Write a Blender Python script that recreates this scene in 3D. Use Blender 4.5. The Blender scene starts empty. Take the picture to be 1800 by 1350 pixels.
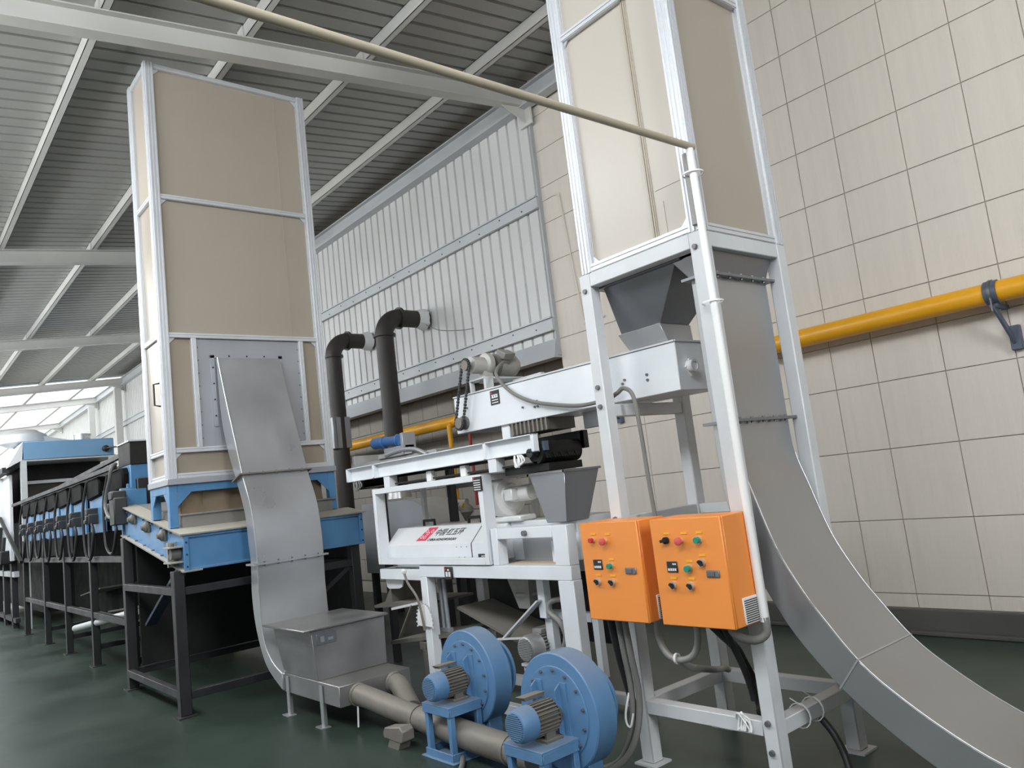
import bpy, math, random
from mathutils import Vector, Matrix
random.seed(7)
C = bpy.context.scene
COL = C.collection

# ------------------------------------------------------------------ camera
cam = bpy.data.objects.new('camera', bpy.data.cameras.new('camera'))
COL.objects.link(cam)
yaw, pitch, roll = (math.radians(a) for a in (49.742, 7.421, -6.751))
F = Vector((-math.sin(yaw)*math.cos(pitch), math.cos(yaw)*math.cos(pitch), math.sin(pitch)))
R0 = Vector((math.cos(yaw), math.sin(yaw), 0)); U0 = R0.cross(F)
Rv = R0*math.cos(roll)+U0*math.sin(roll); Uv = -R0*math.sin(roll)+U0*math.cos(roll)
m4 = Matrix((Rv, Uv, -F)).transposed().to_4x4(); m4.translation = (0, 0, 1.55)
cam.matrix_world = m4
cam.data.sensor_width = 36; cam.data.lens = 27.252; cam.data.clip_end = 300
C.camera = cam

# ------------------------------------------------------------------ sky, added lights, exposure
w = bpy.data.worlds.new('overcast_sky'); C.world = w; w.use_nodes = True
bg = w.node_tree.nodes['Background']; bg.inputs[0].default_value = (0.93, 0.97, 1.0, 1); bg.inputs[1].default_value = 1.1

def area(name, loc, target, sx, sy, power, col=(1, 1, 1)):
    l = bpy.data.lights.new(name, 'AREA'); l.shape = 'RECTANGLE'; l.size = sx; l.size_y = sy
    l.energy = power; l.color = col
    o = bpy.data.objects.new(name, l); COL.objects.link(o); o.location = loc
    o.rotation_euler = (Vector(target)-Vector(loc)).to_track_quat('-Z', 'Y').to_euler()
    return o
area('added_light', (-1.4, -.9, 5.2), (-3.2, 4.4, 1.2), 4.2, 1.3, 200, (.95, .98, 1))  # unseen area light added near the roof, shining from above left
area('added_light', (4.2, 1.2, 5.0), (-2.0, 4.6, 1.4), 1.4, 4.0, 330, (.97, .985, 1))  # unseen fill light added to lift the faces turned to +X
area('added_light', (-8.0, -.6, 5.05), (-8.0, 4.0, .8), 6.0, 1.2, 220, (.95, .98, 1))  # this and the next two: unseen lights added along the hall
area('added_light', (-15.5, -.4, 5.0), (-15.5, 4.0, .8), 6.0, 1.2, 260, (.95, .98, 1))
area('added_light', (-23.5, -.2, 5.0), (-23.5, 4.0, .8), 6.0, 1.2, 320, (.95, .98, 1))
sl = bpy.data.lights.new('sun', 'SUN'); sl.energy = 9.0; sl.angle = math.radians(12); sl.color = (1, .97, .93)
so = bpy.data.objects.new('sun', sl); COL.objects.link(so)
so.rotation_euler = Vector((-.25, .78, -.62)).to_track_quat('-Z', 'Y').to_euler()

C.view_settings.view_transform = 'Standard'; C.view_settings.look = 'None'
C.view_settings.gamma = 1; C.view_settings.exposure = 0.1
C.view_settings.use_curve_mapping = False

# ------------------------------------------------------------------ materials
def lin(c):
    return tuple(((v/255)/12.92 if v/255 <= .04045 else ((v/255+.055)/1.055)**2.4) for v in c)
def mat(name, rgb, rough=.5, metal=0, var=.12, vs=3.0, dust=0, dustcol=(150, 143, 130), bump=0, bs=40, stretch=(1, 1, 1), spec=.5, rvar=.12):
    m = bpy.data.materials.new(name); m.use_nodes = True; nt = m.node_tree; N = nt.nodes; L = nt.links
    b = N['Principled BSDF']; b.inputs['Metallic'].default_value = metal
    b.inputs['Specular IOR Level'].default_value = spec
    geo = N.new('ShaderNodeNewGeometry'); mp = N.new('ShaderNodeMapping'); mp.inputs['Scale'].default_value = stretch
    L.new(geo.outputs['Position'], mp.inputs['Vector'])
    n = N.new('ShaderNodeTexNoise'); n.inputs['Scale'].default_value = vs; n.inputs['Detail'].default_value = 4
    n.inputs['Roughness'].default_value = .5
    L.new(mp.outputs[0], n.inputs['Vector'])
    ramp = N.new('ShaderNodeMapRange'); ramp.inputs[1].default_value = .3; ramp.inputs[2].default_value = .7
    ramp.inputs[3].default_value = 1-var; ramp.inputs[4].default_value = 1+var*.6
    L.new(n.outputs['Fac'], ramp.inputs[0])
    mul = N.new('ShaderNodeVectorMath'); mul.operation = 'SCALE'; mul.inputs[0].default_value = lin(rgb)
    L.new(ramp.outputs[0], mul.inputs['Scale'])
    col = mul.outputs[0]
    if dust:
        sep = N.new('ShaderNodeSeparateXYZ'); L.new(geo.outputs['Normal'], sep.inputs[0])
        mr = N.new('ShaderNodeMapRange'); mr.inputs[1].default_value = .35; mr.inputs[2].default_value = .95
        mr.inputs[3].default_value = 0; mr.inputs[4].default_value = dust
        L.new(sep.outputs['Z'], mr.inputs[0])
        mx = N.new('ShaderNodeMix'); mx.data_type = 'RGBA'
        L.new(mr.outputs[0], mx.inputs[0]); L.new(col, mx.inputs[6]); mx.inputs[7].default_value = (*lin(dustcol), 1)
        col = mx.outputs[2]
    L.new(col, b.inputs['Base Color'])
    rr = N.new('ShaderNodeMapRange'); rr.inputs[1].default_value = .3; rr.inputs[2].default_value = .7
    rr.inputs[3].default_value = max(.03, rough-rvar*.5); rr.inputs[4].default_value = min(1, rough+rvar)
    L.new(n.outputs['Fac'], rr.inputs[0]); L.new(rr.outputs[0], b.inputs['Roughness'])
    if bump:
        n2 = N.new('ShaderNodeTexNoise'); n2.inputs['Scale'].default_value = bs; n2.inputs['Detail'].default_value = 4
        L.new(mp.outputs[0], n2.inputs['Vector'])
        bp = N.new('ShaderNodeBump'); bp.inputs['Strength'].default_value = bump; bp.inputs['Distance'].default_value = .01
        L.new(n2.outputs['Fac'], bp.inputs['Height']); L.new(bp.outputs[0], b.inputs['Normal'])
    return m

FLOOR = mat('green_epoxy', (54, 68, 60), .36, 0, .25, .9, bump=.05, bs=4, spec=.5)
TILE = mat('beige_tile', (216, 209, 199), .6, 0, .04, 1.2, bump=.35, bs=10, stretch=(14, 14, .55))
BLOCK = mat('grey_block', (150, 144, 136), .7, 0, .1, 2, bump=.3, bs=30)
GROUT = mat('grout', (172, 165, 155), .9)
CLAD = mat('cladding_paint', (208, 209, 209), .45, 0, .05, 1)
ROOFM = mat('roof_sheet_paint', (172, 172, 169), .5, 0, .1, .6)
RAFT = mat('rafter_paint', (206, 206, 203), .5, 0, .07, 1.5)
GIRT = mat('girt_paint', (190, 193, 197), .45, 0, .06, 2)
SKIRT = mat('baseboard_paint', (88, 87, 84), .5, 0, .12, 2)
CONC = mat('yard_concrete', (196, 194, 188), .9)
WHITE = mat('white_paint', (226, 231, 236), .38, 0, .05, 4, dust=.45, dustcol=(190, 184, 174))
WGREY = mat('frame_paint', (208, 211, 214), .42, 0, .07, 5, dust=.4, dustcol=(172, 168, 160))
ALU = mat('aluminium_profile', (216, 219, 224), .36, .4, .03, 3, rvar=.04)
TAN = mat('tan_board', (168, 159, 146), .34, 0, .04, 1.0)
TAN2 = mat('tan_board_dusty', (160, 149, 133), .55, 0, .08, 2)
CANVAS = mat('brown_canvas', (138, 122, 102), .75, 0, .12, 3, bump=.1, bs=60)
GALV = mat('galvanised_sheet', (184, 186, 190), .34, .55, .12, 1.8, dust=.2, dustcol=(165, 162, 155), bump=.04, bs=3, rvar=.16)
STAIN = mat('stainless_sheet', (136, 138, 144), .33, .7, .06, 2)
GSHEET = mat('grey_sheet', (170, 173, 180), .4, .35, .06, 2.5)
BLUE = mat('blue_paint', (84, 138, 186), .4, 0, .1, 5, dust=.75, dustcol=(168, 158, 140))
BLUEF = mat('blower_blue', (90, 132, 174), .4, 0, .1, 7, dust=.5, dustcol=(140, 145, 150))
PALEB = mat('hood_blue', (122, 166, 204), .4, 0, .04, 2)
DARK = mat('dark_steel', (40, 42, 46), .45, .1, .15, 4, dust=.3, dustcol=(104, 101, 97))
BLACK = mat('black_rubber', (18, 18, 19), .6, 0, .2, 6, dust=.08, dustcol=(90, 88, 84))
BPIPE = mat('black_pipe_paint', (58, 53, 51), .5, 0, .1, 4)
YEL = mat('yellow_gas_paint', (236, 170, 34), .35, 0, .07, 5)
ORG = mat('orange_enamel', (240, 147, 68), .35, 0, .03, 3)
MOTG = mat('motor_grey', (148, 147, 144), .5, .2, .14, 14, dust=.5, dustcol=(165, 158, 146))
FIN = mat('dusty_fins', (112, 110, 104), .55, .2, .18, 12, dust=.6, dustcol=(158, 150, 136))
DPIPE = mat('dusty_pipe', (128, 123, 116), .55, .3, .16, 9, dust=.5, dustcol=(160, 154, 144), bump=.06, bs=30)
FANS = mat('fan_silver', (232, 232, 231), .35, .1, .06, 8)
SILV = mat('cast_aluminium', (205, 206, 206), .3, .7, .08, 8)
PVC = mat('white_pvc', (236, 237, 236), .3, 0, .04, 4)
BEIGE = mat('beige_conduit', (176, 167, 148), .4, 0, .07, 3)
CABG = mat('grey_cable', (120, 120, 116), .55, 0, .12, 6)
CABB = mat('black_cable', (34, 34, 35), .5, 0, .12, 6)
RED = mat('red_plastic', (196, 42, 52), .35, 0, .03)
PINK = mat('red_mushroom', (214, 92, 90), .35, 0, .03)
GREEN = mat('green_plastic', (18, 140, 118), .35, 0, .03)
LABY = mat('yellow_tag', (240, 176, 40), .5, 0, .03)
PLATEK = mat('black_plate', (38, 38, 42), .4, 0, .06)
PLATEG = mat('grey_plate', (120, 124, 130), .35, .4, .06)
WPRINT = mat('white_print', (228, 228, 228), .5, 0, .02)
KPRINT = mat('black_print', (40, 38, 42), .5, 0, .02)
RPRINT = mat('red_print', (214, 60, 88), .5, 0, .02)
REDP = mat('red_pipe_paint', (160, 52, 44), .5)
STEEL = mat('bolt_steel', (120, 120, 122), .4, .6, .1, 20)
FOAM = mat('white_foam', (240, 241, 242), .9, 0, .04, 8, bump=.5, bs=30)
FLASH = mat('flashing_paint', (176, 179, 183), .45, 0, .06, 2)

# ------------------------------------------------------------------ mesh builder
class M:
    def __init__(s): s.v = []; s.f = []
    def add(s, vs, fs):
        k = len(s.v); s.v += [Vector(p) for p in vs]; s.f += [tuple(i+k for i in f) for f in fs]; return s
    def box(s, x0, x1, y0, y1, z0, z1):
        return s.hexa([(x0, y0, z0), (x1, y0, z0), (x1, y1, z0), (x0, y1, z0)], [(x0, y0, z1), (x1, y0, z1), (x1, y1, z1), (x0, y1, z1)])
    def hexa(s, b, t):
        return s.add(list(b)+list(t), [(3, 2, 1, 0), (4, 5, 6, 7), (0, 1, 5, 4), (1, 2, 6, 5), (2, 3, 7, 6), (3, 0, 4, 7)])
    def beam(s, p, q, wd, h, up=(0, 0, 1)):
        p = Vector(p); q = Vector(q); d = (q-p).normalized(); up = Vector(up)
        sd = d.cross(up)
        if sd.length < 1e-4: sd = d.cross(Vector((0, 1, 0)))
        sd.normalize(); u = sd.cross(d)
        c = [(-wd/2, -h/2), (wd/2, -h/2), (wd/2, h/2), (-wd/2, h/2)]
        return s.hexa([p+sd*a+u*b for a, b in c], [q+sd*a+u*b for a, b in c])
    def cyl(s, p, q, r, r2=None, n=20, cap=True):
        r2 = r if r2 is None else r2
        return s.rings([(p, r), (q, r2)], n, cap)
    def rings(s, secs, n=20, cap=True, axis=None):
        P = [Vector(a[0]) for a in secs]
        d = Vector(axis) if axis else (P[-1]-P[0])
        if d.length < 1e-6: d = Vector((0, 1, 0))
        d = d.normalized(); a = d.orthogonal().normalized(); b = d.cross(a); vs = []
        for p, (_, r) in zip(P, secs):
            for i in range(n):
                t = 2*math.pi*i/n; vs.append(p+a*(r*math.cos(t))+b*(r*math.sin(t)))
        fs = []
        for k in range(len(P)-1):
            for i in range(n):
                j = (i+1) % n; fs.append((k*n+i, k*n+j, (k+1)*n+j, (k+1)*n+i))
        if cap:
            fs.append(tuple(range(n-1, -1, -1))); fs.append(tuple((len(P)-1)*n+i for i in range(n)))
        return s.add(vs, fs)
    def tube(s, pts, r, n=8, sm=6):
        pts = smooth(pts, sm) if sm else [Vector(p) for p in pts]
        vs = []; fs = []; a = None
        for i, p in enumerate(pts):
            d = (pts[min(i+1, len(pts)-1)]-pts[max(i-1, 0)]).normalized()
            if a is None: a = d.orthogonal().normalized()
            a = (a-d*a.dot(d)).normalized(); b = d.cross(a)
            for k in range(n):
                t = 2*math.pi*k/n; vs.append(p+a*(r*math.cos(t))+b*(r*math.sin(t)))
        for k in range(len(pts)-1):
            for i in range(n):
                j = (i+1) % n; fs.append((k*n+i, k*n+j, (k+1)*n+j, (k+1)*n+i))
        fs.append(tuple(range(n-1, -1, -1))); fs.append(tuple((len(pts)-1)*n+i for i in range(n)))
        return s.add(vs, fs)
    def prism(s, poly, ext):
        n = len(poly); e = Vector(ext); P = [Vector(p) for p in poly]
        fs = [tuple(range(n-1, -1, -1)), tuple(range(n, 2*n))]+[(i, (i+1) % n, n+(i+1) % n, n+i) for i in range(n)]
        return s.add(P+[p+e for p in P], fs)
    def ring(s, c, axis, r0, r1, th, n=28):
        d = Vector(axis).normalized(); a = d.orthogonal().normalized(); b = d.cross(a); c = Vector(c); vs = []
        for (r, o) in ((r0, -th/2), (r1, -th/2), (r1, th/2), (r0, th/2)):
            for i in range(n):
                t = 2*math.pi*i/n; vs.append(c+d*o+a*(r*math.cos(t))+b*(r*math.sin(t)))
        fs = []
        for k in range(4):
            for i in range(n):
                j = (i+1) % n; k2 = (k+1) % 4; fs.append((k*n+i, k*n+j, k2*n+j, k2*n+i))
        return s.add(vs, fs)
    def strip(s, A, B, y0, y1):
        # box section duct between two (x,z) curves A and B of the same length, from y0 to y1
        n = len(A); vs = []; fs = []
        for a, b in zip(A, B):
            vs += [(a[0], y0, a[1]), (a[0], y1, a[1]), (b[0], y1, b[1]), (b[0], y0, b[1])]
        for k in range(n-1):
            o = 4*k
            for i in range(4):
                j = (i+1) % 4; fs.append((o+i, o+j, o+4+j, o+4+i))
        fs += [(0, 1, 2, 3), (4*n-1, 4*n-2, 4*n-3, 4*n-4)]
        return s.add(vs, fs)

def smooth(pts, k=6):
    P = [Vector(p) for p in pts]
    if len(P) < 3: return P
    out = []
    for i in range(len(P)-1):
        a = P[max(i-1, 0)]; b = P[i]; c = P[i+1]; d = P[min(i+2, len(P)-1)]
        for j in range(k):
            t = j/k
            out.append(.5*((2*b)+(c-a)*t+(2*a-5*b+4*c-d)*t*t+(-a+3*b-3*c+d)*t**3))
    out.append(P[-1]); return out

import bmesh
def wloc(o):
    v = Vector((0, 0, 0))
    while o: v = v+Vector(o.location); o = o.parent
    return v
def P(name, m, material, parent=None, bev=0, loc=None, ang=40, label=None, kind=None, seg=1):
    base = wloc(parent) if parent else Vector((0, 0, 0))
    off = base+(Vector(loc) if loc else Vector((0, 0, 0)))
    me = bpy.data.meshes.new(name); me.from_pydata([tuple(p-off) for p in m.v], [], m.f)
    bm = bmesh.new(); bm.from_mesh(me); bmesh.ops.recalc_face_normals(bm, faces=bm.faces); bm.to_mesh(me); bm.free()
    me.shade_smooth(); me.set_sharp_from_angle(angle=math.radians(ang)); me.materials.append(material)
    o = bpy.data.objects.new(name, me); COL.objects.link(o)
    if parent: o.parent = parent
    if loc: o.location = loc
    if bev:
        md = o.modifiers.new('bevel', 'BEVEL'); md.width = bev; md.segments = seg; md.limit_method = 'ANGLE'; md.angle_limit = math.radians(50)
    if label: o['label'] = label
    if kind: o['kind'] = kind
    return o
def T(name, label, cat, loc, group=None):
    o = bpy.data.objects.new(name, None); COL.objects.link(o); o.location = loc; o.empty_display_size = .1
    o['label'] = label; o['category'] = cat
    if group: o['group'] = group
    return o
def S(name, m, material, label, cat, loc, bev=0, group=None, ang=40):
    o = P(name, m, material, None, bev, loc, ang); o['label'] = label; o['category'] = cat
    if group: o['group'] = group
    return o
def struct(name, m, material, loc=None, bev=0):
    o = P(name, m, material, None, bev, loc); o['kind'] = 'structure'; return o
def inst(src, parent, loc):
    o = src.copy(); COL.objects.link(o); o.parent = parent; o.location = loc; return o
def dup(root, delta, label):
    def rec(o, par):
        c = o.copy(); COL.objects.link(c); c.parent = par
        for ch in list(o.children): rec(ch, c)
        return c
    r = rec(root, None); r.location = Vector(root.location)+Vector(delta); r['label'] = label
    return r
def text(name, s, size, origin, xdir, ydir, material, parent, shear=0, depth=.0008):
    cu = bpy.data.curves.new(name, 'FONT'); cu.body = s; cu.size = size; cu.shear = shear; cu.extrude = depth; cu.resolution_u = 3
    to = bpy.data.objects.new(name, cu); me = bpy.data.meshes.new_from_object(to)
    bpy.data.objects.remove(to)
    X = Vector(xdir).normalized(); Y = Vector(ydir).normalized(); Z = X.cross(Y)
    base = wloc(parent)
    mt = Matrix((X, Y, Z)).transposed().to_4x4(); mt.translation = Vector(origin)-base
    me.transform(mt); me.materials.clear(); me.materials.append(material)
    o = bpy.data.objects.new(name, me); COL.objects.link(o); o.parent = parent
    return o
def bolts(pts, axis, r=.008, h=.008, n=6):
    m = M(); a = Vector(axis).normalized()
    for p in pts: m.cyl(Vector(p)-a*h*.3, Vector(p)+a*h, r, r*.8, n)
    return m

# ------------------------------------------------------------------ the building
struct('floor', M().box(-31, 10, -5, 6.9, -.12, 0), FLOOR)
struct('ground', M().box(-31, 30, -60, -5, -.2, -.02).box(-90, -31, -60, 6.9, -.2, -.02), CONC)
WY = 6.51
wall = struct('wall_right', M().box(-6.7, 10, WY+.012, WY+.5, 0, 7.6).box(-62, -6.7, WY+.30, WY+.5, 0, 7.6), GROUT)
cols = [-6.7, -6.1, -5.545, -4.916, -4.38, -3.86, -3.345, -2.975, -2.441, -1.943, -1.487, -1.03, -.57, -.1, .37]
rows = [.195, .308, .904, 1.485, 2.04, 2.42, 2.76, 3.247, 3.703, 4.21, 4.71, 5.17, 5.64, 6.1, 6.58, 7.05]
cache = {}
def tile(name, x0, x1, z0, z1, y0, y1, m, par):
    k = (name, round(x1-x0, 3), round(z1-z0, 3))
    if k not in cache:
        g = .0032; mb = M(); b = .0025
        a0, a1, c0, c1 = g, x1-x0-g, g, z1-z0-g; yb = y1-y0
        mb.hexa([(a0, yb, c0), (a1, yb, c0), (a1, yb, c1), (a0, yb, c1)], [(a0, b, c0), (a1, b, c0), (a1, b, c1), (a0, b, c1)])
        mb.add([(a0, b, c0), (a1, b, c0), (a1, b, c1), (a0, b, c1), (a0+b, 0, c0+b), (a1-b, 0, c0+b), (a1-b, 0, c1-b), (a0+b, 0, c1-b)],
               [(4, 5, 6, 7), (0, 1, 5, 4), (1, 2, 6, 5), (2, 3, 7, 6), (3, 0, 4, 7)])
        o = P(name, mb, m, par, ang=20); o.location = (x0, y0, z0); cache[k] = o
    else: inst(cache[k], par, (x0, y0, z0))
for i in range(len(cols)-1):
    for j in range(len(rows)-1):
        tile('tile', cols[i], cols[i+1], rows[j], rows[j+1], WY, WY+.014, TILE, wall)
for j in range(8):
    for i in range(18):
        x = -6.7-.42*(i+1)+(.21 if j % 2 else 0)
        if x+.42 > -6.69: continue
        tile('block', x, x+.42, .2+.36*j, .56+.36*j, WY+.27, WY+.302, BLOCK, wall)
# corrugated cladding above the blocks, one sheet of four ribs after another
def ribsheet(wid, n, depth, up):
    pts = []; p = wid/n
    for i in range(n):
        x = i*p; pts += [(x, 0), (x+p*.74, 0), (x+p*.79, depth), (x+p*.91, depth), (x+p*.97, 0)]
    pts.append((wid, 0)); return pts
mb = M(); pts = ribsheet(.8, 4, .028, 1)
vs = [(x, 6.46+d, 3.05) for x, d in pts]+[(x, 6.46+d, 6.45) for x, d in pts]; n = len(pts)
mb.add(vs, [(i, i+1, n+i+1, n+i) for i in range(n-1)])
c0 = P('cladding_sheet', mb, CLAD, wall, ang=15); c0.location = (-7.5, 0, 0)
for k in range(1, 44): inst(c0, wall, (-7.5-.8*k, 0, 0))
P('cladding_edge', M().box(-6.72, -6.69, 6.455, WY+.012, 3.05, 6.3), FLASH, wall)
for (z0, z1) in ((3.36, 3.52), (4.91, 5.06)):
    m_ = M().box(-45, -6.7, 6.425, 6.46, z0, z1).box(-45, -6.7, 6.395, 6.44, z1-.012, z1+.008).box(-45, -6.7, 6.395, 6.44, z0-.008, z0+.01)
    g = P('girt', m_, GIRT, wall)
    P('girt_bolts', bolts([(-7-.45*i, 6.425, (z0+z1)/2+(.02 if i % 2 else -.02)) for i in range(20)], (0, -1, 0), .012, .01), STEEL, g, kind='stuff')
P('flashing', M().prism([(-45, 6.45, 3.25), (-45, 6.40, 3.04), (-45, 6.39, 3.02), (-45, 6.56, 3.02), (-45, 6.56, 3.05), (-45, 6.46, 3.25)], (38.3, 0, 0)), FLASH, wall)
P('eave_beam', M().box(-45, 3, 6.32, 6.46, 6.21, 6.235).box(-45, 3, 6.40, 6.42, 6.235, 6.44).box(-45, 3, 6.34, 6.44, 6.44, 6.46), GIRT, wall)
for x in (-20.1, -26.8, -30.6):
    P('column', M().box(x-.1, x+.1, 6.1, 6.3, 0, 6.1), RAFT, wall, .01)
bb = struct('baseboard_right', M().box(-6.7, 6, WY-.03, WY+.005, 0, .19), SKIRT, None, .006)
P('floor_strip', M().box(-6.7, 6, WY-.10, WY-.03, 0, .035), SKIRT, bb, .008)
struct('wall_left', M().box(-9, 10, -9.2, -9.0, -.12, 2.8), CLAD)
struct('wall_front', M().box(9.0, 9.2, -9.2, 6.9, 0, 8), CLAD)

# roof: sheets over purlins over rafters, falling gently away from the wall
K = .1
def zr(y, o): return 5.59+o+K*y
Y0, Y1 = -9.5, 6.6
ceil = struct('ceiling', M().hexa([(-27.5, Y0, zr(Y0, .47)), (10, Y0, zr(Y0, .47)), (10, Y1, zr(Y1, .47)), (-27.5, Y1, zr(Y1, .47))],
                                 [(-27.5, Y0, zr(Y0, .52)), (10, Y0, zr(Y0, .52)), (10, Y1, zr(Y1, .52)), (-27.5, Y1, zr(Y1, .52))]), ROOFM)
mb = M(); pts = ribsheet(.84, 4, .05, 1); n = len(pts)
mb.add([(x, Y0, zr(Y0, .365+d)) for x, d in pts]+[(x, Y1, zr(Y1, .365+d)) for x, d in pts], [(i, i+1, n+i+1, n+i) for i in range(n-1)])
TRANSL = bpy.data.materials.new('added_translucent'); TRANSL.use_nodes = True  # translucent material added so the far roof turns bright
_n = TRANSL.node_tree.nodes; _n.remove(_n['Principled BSDF']); _t = _n.new('ShaderNodeBsdfTranslucent'); _t.inputs[0].default_value = (.8, .84, .86, 1)
TRANSL.node_tree.links.new(_t.outputs[0], _n['Material Output'].inputs[0])
s0 = P('roof_sheet', mb, ROOFM, ceil, ang=15); s0.location = (3.2, 0, 0)
for k in range(1, 37): inst(s0, ceil, (3.2-.84*k, 0, 0))
s1 = P('added_translucent_sheet', mb, TRANSL, ceil, ang=15); s1.location = (3.2-.84*37, 0, 0)  # added sheets that let the sun through to brighten the far bay
for k in range(38, 70): inst(s1, ceil, (3.2-.84*k, 0, 0))
def ibeam(x, y0, y1, h, bw, o=0):
    m = M(); t = .014
    for (a, b, ww) in ((0, t, bw), (t, h-t, .012), (h-t, h, bw)):
        m.hexa([(x-ww/2, y0, zr(y0, a+o)), (x+ww/2, y0, zr(y0, a+o)), (x+ww/2, y1, zr(y1, a+o)), (x-ww/2, y1, zr(y1, a+o))],
               [(x-ww/2, y0, zr(y0, b+o)), (x+ww/2, y0, zr(y0, b+o)), (x+ww/2, y1, zr(y1, b+o)), (x-ww/2, y1, zr(y1, b+o))])
    return m
rx = [0.0, -6.72, -13.42, -20.1, -26.9, -30.7, -37.5]
py = [-3.6, -2.3, -1.0, .3, 1.6, 2.86, 4.17, 5.55]
for x in rx:
    r = P('rafter', ibeam(x, -8.8, 6.42, .215, .15), RAFT, ceil)
    m = M().prism([(x-.006, 6.05, zr(6.05, 0)), (x-.006, 6.42, zr(6.42, 0)), (x-.006, 6.42, zr(6.42, -.2))], (.012, 0, 0)).box(x-.11, x+.11, 6.42, 6.445, zr(6.42, -.24), zr(6.42, .24))
    P('rafter_bracket', m, RAFT, r)
for y in py:
    zb = zr(y, .217)
    for a, b in zip([3.4]+rx, rx+[-55]):
        m = M().box(b+.0, a, y-.032, y-.026, zb, zb+.145).box(b, a, y-.032, y+.038, zb, zb+.006).box(b, a, y-.032, y+.038, zb+.139, zb+.145).box(b, a, y+.032, y+.038, zb, zb+.02)
        p = P('purlin', m, RAFT, ceil)
    for x in rx:
        P('purlin_cleat', M().prism([(x-.12, y-.045, zb), (x+.02, y-.045, zb), (x+.02, y-.045, zb+.13), (x-.10, y-.045, zb+.13)], (0, .012, 0)), RAFT, ceil)

# ------------------------------------------------------------------ gas line on the wall
gas = T('gas_pipe', 'long yellow gas pipe running along the beige tiled wall', 'pipe', (-2, 6.31, 2.45))
P('pipe', M().cyl((-13.5, 6.31, 2.525), (2.5, 6.31, 2.525), .079, n=24), YEL, gas)
def gas_bracket(x):
    b = P('bracket', M().ring((x, 6.31, 2.525), (1, 0, 0), .079, .09, .09, 24).box(x-.03, x+.03, 6.27, 6.50, 2.41, 2.44)
          .beam((x, 6.26, 2.43), (x+.03, 6.47, 2.16), .055, .02, (1, 0, 0)).box(x-.0, x+.075, 6.46, 6.51, 2.10, 2.28), mats_bracket, gas, .004)
    P('strap', M().ring((x, 6.31, 2.525), (1, 0, 0), .09, .097, .02, 24).cyl((x, 6.23, 2.38), (x, 6.23, 2.56), .007, n=6).cyl((x, 6.38, 2.38), (x, 6.38, 2.56), .007, n=6), STEEL, b)
mats_bracket = mat('slate_paint', (86, 96, 112), .45)
gas_bracket(-1.95); gas_bracket(-5.9); gas_bracket(.8)
P('drop_pipe', M().cyl((-8.76, 6.2, .62), (-8.76, 6.2, 2.47), .036, n=14).cyl((-8.76, 6.2, 2.47), (-8.76, 6.31, 2.5), .04, n=12), YEL, gas)
P('drop_collar', M().box(-8.86, -8.30, 6.16, 6.2, 1.60, 1.66), DARK, gas)
v = T('gas_valve_train', 'cluster of valves and a regulator on the yellow drop pipe', 'valve', (-8.6, 6.1, 1.0))
P('valve_body', M().cyl((-8.76, 6.12, 1.12), (-8.76, 6.12, 1.5), .07, n=14).box(-8.86, -8.66, 6.02, 6.2, 1.38, 1.46).box(-8.86, -8.66, 6.02, 6.2, 1.15, 1.22), SILV, v, .006)
P('regulator', M().rings([((-8.45, 6.08, 1.20), .05), ((-8.45, 6.08, 1.28), .12), ((-8.45, 6.08, 1.33), .12), ((-8.45, 6.08, 1.42), .04)], 16).cyl((-8.76, 6.1, 1.42), (-8.4, 6.1, 1.42), .035, n=10).cyl((-8.76, 6.1, 1.18), (-8.4, 6.1, 1.18), .035, n=10), MOTG, v)
P('lever', M().beam((-8.42, 6.0, 1.28), (-8.34, 6.0, 1.40), .03, .012), YEL, v)
S('red_pipe', M().cyl((-8.42, 6.28, 1.35), (-8.42, 6.28, 2.38), .022, n=10), REDP, 'thin red pipe standing on the wall beside the yellow drop pipe', 'pipe', (-8.42, 6.28, 1.35))

# ------------------------------------------------------------------ black flues to the wall
def flue(x, yv, r, zb, zt, label):
    t = T('flue_pipe', label, 'pipe', (x, yv, zb), 'black flues bent into the cladding')
    P('pipe', M().cyl((x, yv, zb), (x, yv, zt), r, n=24), BPIPE, t)
    er = .27; pth = [(x, yv+er*(1-math.cos(a)), zt+er*math.sin(a)) for a in [math.pi/2*i/10 for i in range(11)]]
    P('elbow', M().tube(pth, r, 24, 0), BPIPE, t)
    P('flange', M().ring((x, yv, zt), (0, 0, 1), r, r+.03, .035), BPIPE, t)
    P('flange', M().ring((x, yv+er, zt+er), (0, 1, 0), r, r+.03, .035), BPIPE, t)
    P('pipe', M().cyl((x, yv+er, zt+er), (x, 6.45, zt+er), r*.97, n=24), BPIPE, t)
    m = M(); n = 22; ra = []
    for i in range(n): ra.append(r*(1.12+.22*random.random()))
    c = Vector((x, 6.36, zt+er)); vs = [c+Vector((math.cos(2*math.pi*i/n)*ra[i], 0, math.sin(2*math.pi*i/n)*ra[i])) for i in range(n)]
    vs += [c+Vector((math.cos(2*math.pi*i/n)*r, -.10, math.sin(2*math.pi*i/n)*r)) for i in range(n)]
    vs += [p+Vector((0, .05, 0)) for p in vs[:n]]
    m.add(vs, [(i, (i+1) % n, n+(i+1) % n, n+i) for i in range(n)]+[(i, 2*n+i, 2*n+(i+1) % n, (i+1) % n) for i in range(n)])
    P('foam_seal', m, FOAM, t, label='white foam sealing the hole in the cladding')
    return t
f2 = flue(-9.407, 5.70, .13, 1.62, 3.87, 'tall black flue pipe with elbow, rising above the blue motor')
f1 = flue(-11.06, 5.73, .125, .02, 3.9, 'black flue pipe with elbow beside the tall tan tower, grey box on it')
P('junction_box', M().box(-11.20, -10.94, 5.56, 5.62, 2.43, 2.92).box(-11.2, -10.94, 5.60, 5.86, 2.43, 2.92), GSHEET, f1, .006, label='grey metal box around the pipe')
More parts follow.
